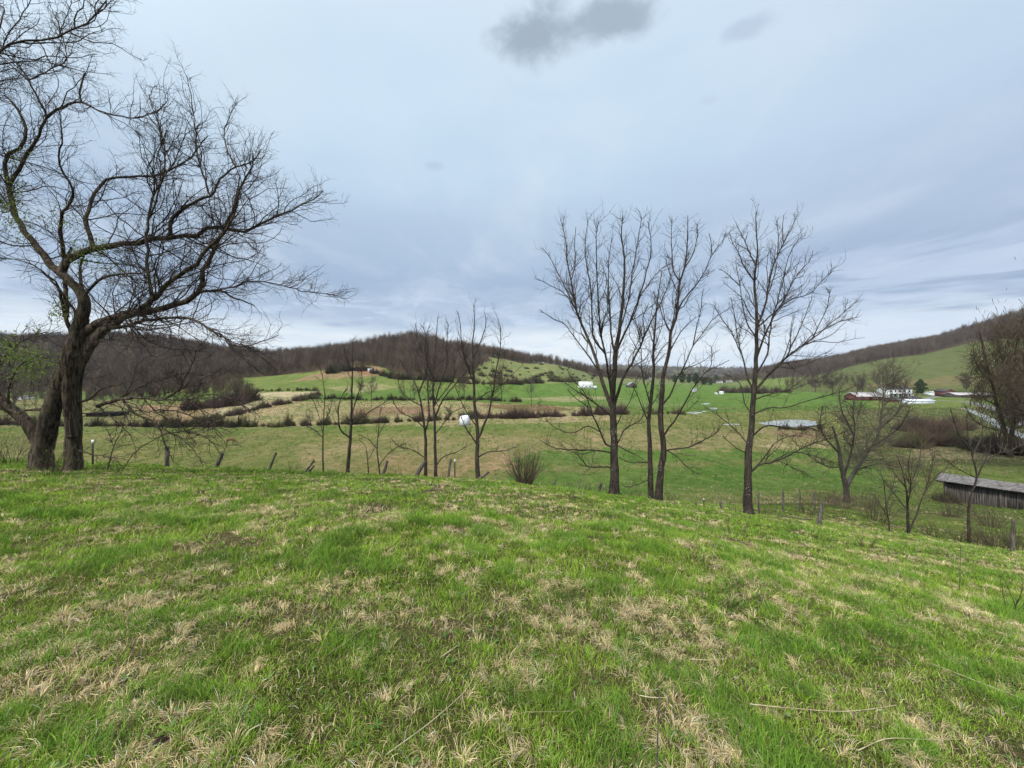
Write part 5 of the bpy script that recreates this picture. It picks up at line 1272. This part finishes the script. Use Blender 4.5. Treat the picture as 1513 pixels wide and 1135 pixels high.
# ------------------------------------------------------------------ grazing cow
def cow():
    b = hit(341, 655); s = 1.0
    me = bpy.data.meshes.new('cow'); ob = bpy.data.objects.new('cow', me)
    J = [(0,0,1.05,.30,.34),(-.75,0,1.08,.27,.30),(.62,0,1.05,.26,.32),(.98,0,.88,.17,.20),(1.2,0,.5,.12,.14),(1.32,0,.22,.11,.12),(1.42,0,.06,.07,.07),
         (.62,.2,.7,.12,.12),(.64,.2,.38,.06,.06),(.64,.2,.02,.05,.05),(.62,-.2,.7,.12,.12),(.72,-.2,.38,.06,.06),(.70,-.2,.02,.05,.05),
         (-.8,.2,.75,.16,.16),(-.92,.2,.45,.07,.07),(-.84,.2,.02,.05,.05),(-.8,-.2,.75,.16,.16),(-.86,-.2,.45,.07,.07),(-.72,-.2,.02,.05,.05),
         (-1.02,0,1.1,.08,.08),(-1.1,0,.75,.03,.03),(-1.1,0,.45,.04,.04),(1.22,.14,.52,.03,.04),(1.22,-.14,.52,.03,.04)]
    E = [(0,1),(0,2),(2,3),(3,4),(4,5),(5,6),(2,7),(7,8),(8,9),(2,10),(10,11),(11,12),(1,13),(13,14),(14,15),(1,16),(16,17),(17,18),(1,19),(19,20),(20,21),(4,22),(4,23)]
    me.from_pydata([j[:3] for j in J], E, []); ob.location = (0, 0, 0); col.objects.link(ob)
    md = ob.modifiers.new('s', 'SKIN'); 
    for i, j in enumerate(J): me.skin_vertices[0].data[i].radius = (j[3], j[4])
    me.skin_vertices[0].data[0].use_root = True
    ob.modifiers.new('u', 'SUBSURF').levels = 2
    dg = bpy.context.evaluated_depsgraph_get(); m2 = bpy.data.meshes.new_from_object(ob.evaluated_get(dg)); bpy.data.objects.remove(ob)
    m2.materials.clear(); m2.materials.append(M['hide']); m2.name = 'cow'
    o = bpy.data.objects.new('cow', m2); col.objects.link(o); o.location = tuple(b); o.scale = (.8,)*3; o.rotation_euler = (0, 0, .25)
    tag(o, 'reddish brown cow grazing in the pasture beyond the leaning posts', 'cow')
cow()

# ------------------------------------------------------------------ sky
SUN_EL = math.radians(48); SUN_AZ = math.radians(215)      # compass-like angle from +Y, clockwise: behind and left of the camera
w = bpy.data.worlds.new('World'); sc.world = w; w.use_nodes = True; nt = w.node_tree
bg = nt.nodes['Background']
tc = nt.nodes.new('ShaderNodeTexCoord'); D_ = tc.outputs['Generated']
sx = nt.nodes.new('ShaderNodeSeparateXYZ'); nt.links.new(D_, sx.inputs[0]); X, Yy, Z = sx.outputs
sky = nt.nodes.new('ShaderNodeTexSky'); sky.sky_type = 'NISHITA'; sky.sun_disc = False; sky.sun_elevation = SUN_EL; sky.sun_rotation = SUN_AZ
zc = math_(nt, 'MAXIMUM', Z, .03)
inv = math_(nt, 'DIVIDE', 1., math_(nt, 'ADD', zc, .06))
cx = nt.nodes.new('ShaderNodeCombineXYZ'); nt.links.new(math_(nt, 'MULTIPLY', X, inv), cx.inputs[0]); nt.links.new(math_(nt, 'MULTIPLY', Yy, inv), cx.inputs[1])
pl = cx.outputs[0]
cr = nt.nodes.new('ShaderNodeValToRGB'); nt.links.new(Z, cr.inputs[0]); el = cr.color_ramp.elements
def srgb(r, g_, b_):
    f = lambda v: (v/255/12.92 if v/255 <= .04045 else ((v/255+.055)/1.055)**2.4)
    return (f(r), f(g_), f(b_), 1)
stops = [(0., srgb(218,225,228)), (.05, srgb(224,230,232)), (.105, srgb(218,226,231)), (.135, srgb(160,178,200)), (.22, srgb(148,168,194)), (.34, srgb(164,184,206)), (.46, srgb(180,201,220)), (.60, srgb(190,210,226)), (.72, srgb(196,213,228)), (.9, srgb(235,240,245))]
el[0].position, el[0].color = stops[0]; el[1].position, el[1].color = stops[-1]
for p_, c_ in stops[1:-1]:
    e = el.new(p_); e.color = c_
# distort the elevation lookup so the layers are uneven
nl = noise(nt, mapping(nt, D_, (1.6, 1.6, 9)), 1.1, 5, .55, .4)
nt.links.new(math_(nt, 'ADD', Z, math_(nt, 'MULTIPLY', math_(nt, 'SUBTRACT', nl, .5), math_(nt, 'ADD', .035, math_(nt, 'MULTIPLY', zc, .25)))), cr.inputs[0])
c = cr.outputs[0]
n1 = noise(nt, pl, .55, 5, .5, .3)
c = mixc(nt, ramp(nt, n1, .38, .72, 0, .3), c, srgb(166, 184, 205))
c = mixc(nt, ramp(nt, noise(nt, mapping(nt, pl, (1, .5, 1)), 1.4, 6, .6, .3), .42, .68, 0, .36), c, srgb(206, 218, 228))
n2 = noise(nt, pl, 1.6, 6, .6, .6)
lowm = ramp(nt, Z, .30, .12)
c = mixc(nt, math_(nt, 'MULTIPLY', ramp(nt, n2, .50, .66, 0, .6), lowm), c, srgb(198, 212, 230))
c = mixc(nt, math_(nt, 'MULTIPLY', ramp(nt, noise(nt, pl, .9, 6, .6, .4), .56, .68, 0, .35), ramp(nt, Z, .20, .08)), c, srgb(160, 178, 204))
# right side is greyer, left lighter
c = mixc(nt, ramp(nt, X, .15, .9, 0, .35), c, srgb(172, 186, 208))
# layered streaks low on the right
str_ = noise(nt, mapping(nt, D_, (2.0, 2.0, 20)), 1.2, 5, .55, .8)
rm = math_(nt, 'MULTIPLY', ramp(nt, X, .45, .66), ramp(nt, Z, .30, .17))
c = mixc(nt, math_(nt, 'MULTIPLY', ramp(nt, str_, .44, .60, 0, .75), rm), c, srgb(130, 150, 180))
c = mixc(nt, math_(nt, 'MULTIPLY', ramp(nt, str_, .53, .40, 0, .35), rm), c, srgb(190, 204, 224))
def puff(c, px, py, sxp, syp, colr, am, seed, edge=.9):
    v = np.array([(px-CX), F, HZ-py]); v /= np.linalg.norm(v)
    ax = np.cross(v, [0, 0, 1.]); ax /= np.linalg.norm(ax); ay = np.cross(ax, v)
    k = (px-CX)**2+F**2+(HZ-py)**2; s1 = sxp/math.sqrt(k); s2 = syp/math.sqrt(k)*.85
    def dot(a):
        n = nt.nodes.new('ShaderNodeVectorMath'); n.operation = 'DOT_PRODUCT'; nt.links.new(D_, n.inputs[0]); n.inputs[1].default_value = tuple(a); return n.outputs['Value']
    nz = noise(nt, mapping(nt, D_, (1, 1, 1.3)), 9+seed, 6, .62, .35); nz2 = noise(nt, D_, 5+seed*.5, 3, .5)
    dx = math_(nt, 'DIVIDE', dot(ax), s1); dy = math_(nt, 'DIVIDE', dot(ay), s2)
    r = math_(nt, 'SQRT', math_(nt, 'ADD', math_(nt, 'MULTIPLY', dx, dx), math_(nt, 'MULTIPLY', dy, dy)))
    r = math_(nt, 'ADD', r, math_(nt, 'MULTIPLY', math_(nt, 'SUBTRACT', nz, .5), 2.2)); r = math_(nt, 'ADD', r, math_(nt, 'MULTIPLY', math_(nt, 'SUBTRACT', nz2, .5), 1.2))
    return mixc(nt, ramp(nt, r, edge+.3, edge-.75, 0, am), c, srgb(*colr))
c = puff(c, 800, 50, 70, 45, (146,160,175), .9, 1, 1.0)
c = puff(c, 905, 30, 68, 30, (148,162,177), .85, 2, 1.0)
c = puff(c, 1102, 42, 32, 15, (160,174,196), .5, 3, 1.)
c = puff(c, 640, 245, 16, 7, (164,178,202), .45, 4)
c = puff(c, 1048, 148, 12, 7, (168,182,204), .3, 5)
c = puff(c, 500, 480, 26, 5, (158,172,198), .8, 6)
c = puff(c, 528, 478, 14, 4, (158,172,198), .7, 7)
# overcast glow high up behind the viewer, where the sun sits behind the cloud
sv = (math.sin(SUN_AZ)*math.cos(SUN_EL), math.cos(SUN_AZ)*math.cos(SUN_EL), math.sin(SUN_EL))
n = nt.nodes.new('ShaderNodeVectorMath'); n.operation = 'DOT_PRODUCT'; nt.links.new(D_, n.inputs[0]); n.inputs[1].default_value = sv
glow = ramp(nt, n.outputs['Value'], .2, 1., 0., 1.)
c10 = mixc(nt, 1., c, (10., 10., 10.), 'MULTIPLY')
m_ = nt.nodes['Background']
c10.node.clamp_result = False
mx = mixc(nt, .96, sky.outputs[0], c10)
gl = mixc(nt, glow, (1, 1, 1), (2.7, 2.6, 2.45)); gl2 = mixc(nt, 1., mx, gl, 'MULTIPLY')
nt.links.new(gl2, bg.inputs[0]); bg.inputs[1].default_value = .1

sl = bpy.data.lights.new('sun', 'SUN'); sl.energy = 2.8; sl.angle = math.radians(8); sl.color = (1, .96, .9)
so = bpy.data.objects.new('sun', sl); col.objects.link(so)
so.rotation_euler = Vector(sv).to_track_quat('Z', 'Y').to_euler()

# ------------------------------------------------------------------ haze
hm = bpy.data.materials.new('haze'); hm.use_nodes = True; hn = hm.node_tree; hn.nodes.clear()
ho = hn.nodes.new('ShaderNodeOutputMaterial'); hv = hn.nodes.new('ShaderNodeVolumePrincipled')
hv.inputs['Color'].default_value = (.78, .86, 1, 1); hv.inputs['Density'].default_value = .00006
hn.links.new(hv.outputs[0], ho.inputs['Volume'])
A = Acc(); A.box(-9500, -9500, -320, 9500, 9500, 330); tag(obj('haze', A.mesh('haze'), hm), kind='stuff')

# ------------------------------------------------------------------ camera
cd = bpy.data.cameras.new('camera'); cam = bpy.data.objects.new('camera', cd); col.objects.link(cam)
cam.location = (0, 0, 0); cam.rotation_euler = (math.radians(90), 0, 0)
cd.sensor_width = 36; cd.lens = F/1513*36; cd.shift_y = -(567.5-HZ)/1513; cd.clip_end = 20000; cd.clip_start = .05
sc.camera = cam
sc.view_settings.view_transform = 'Standard'; sc.view_settings.look = 'None'; sc.view_settings.exposure = .31; sc.view_settings.gamma = 1
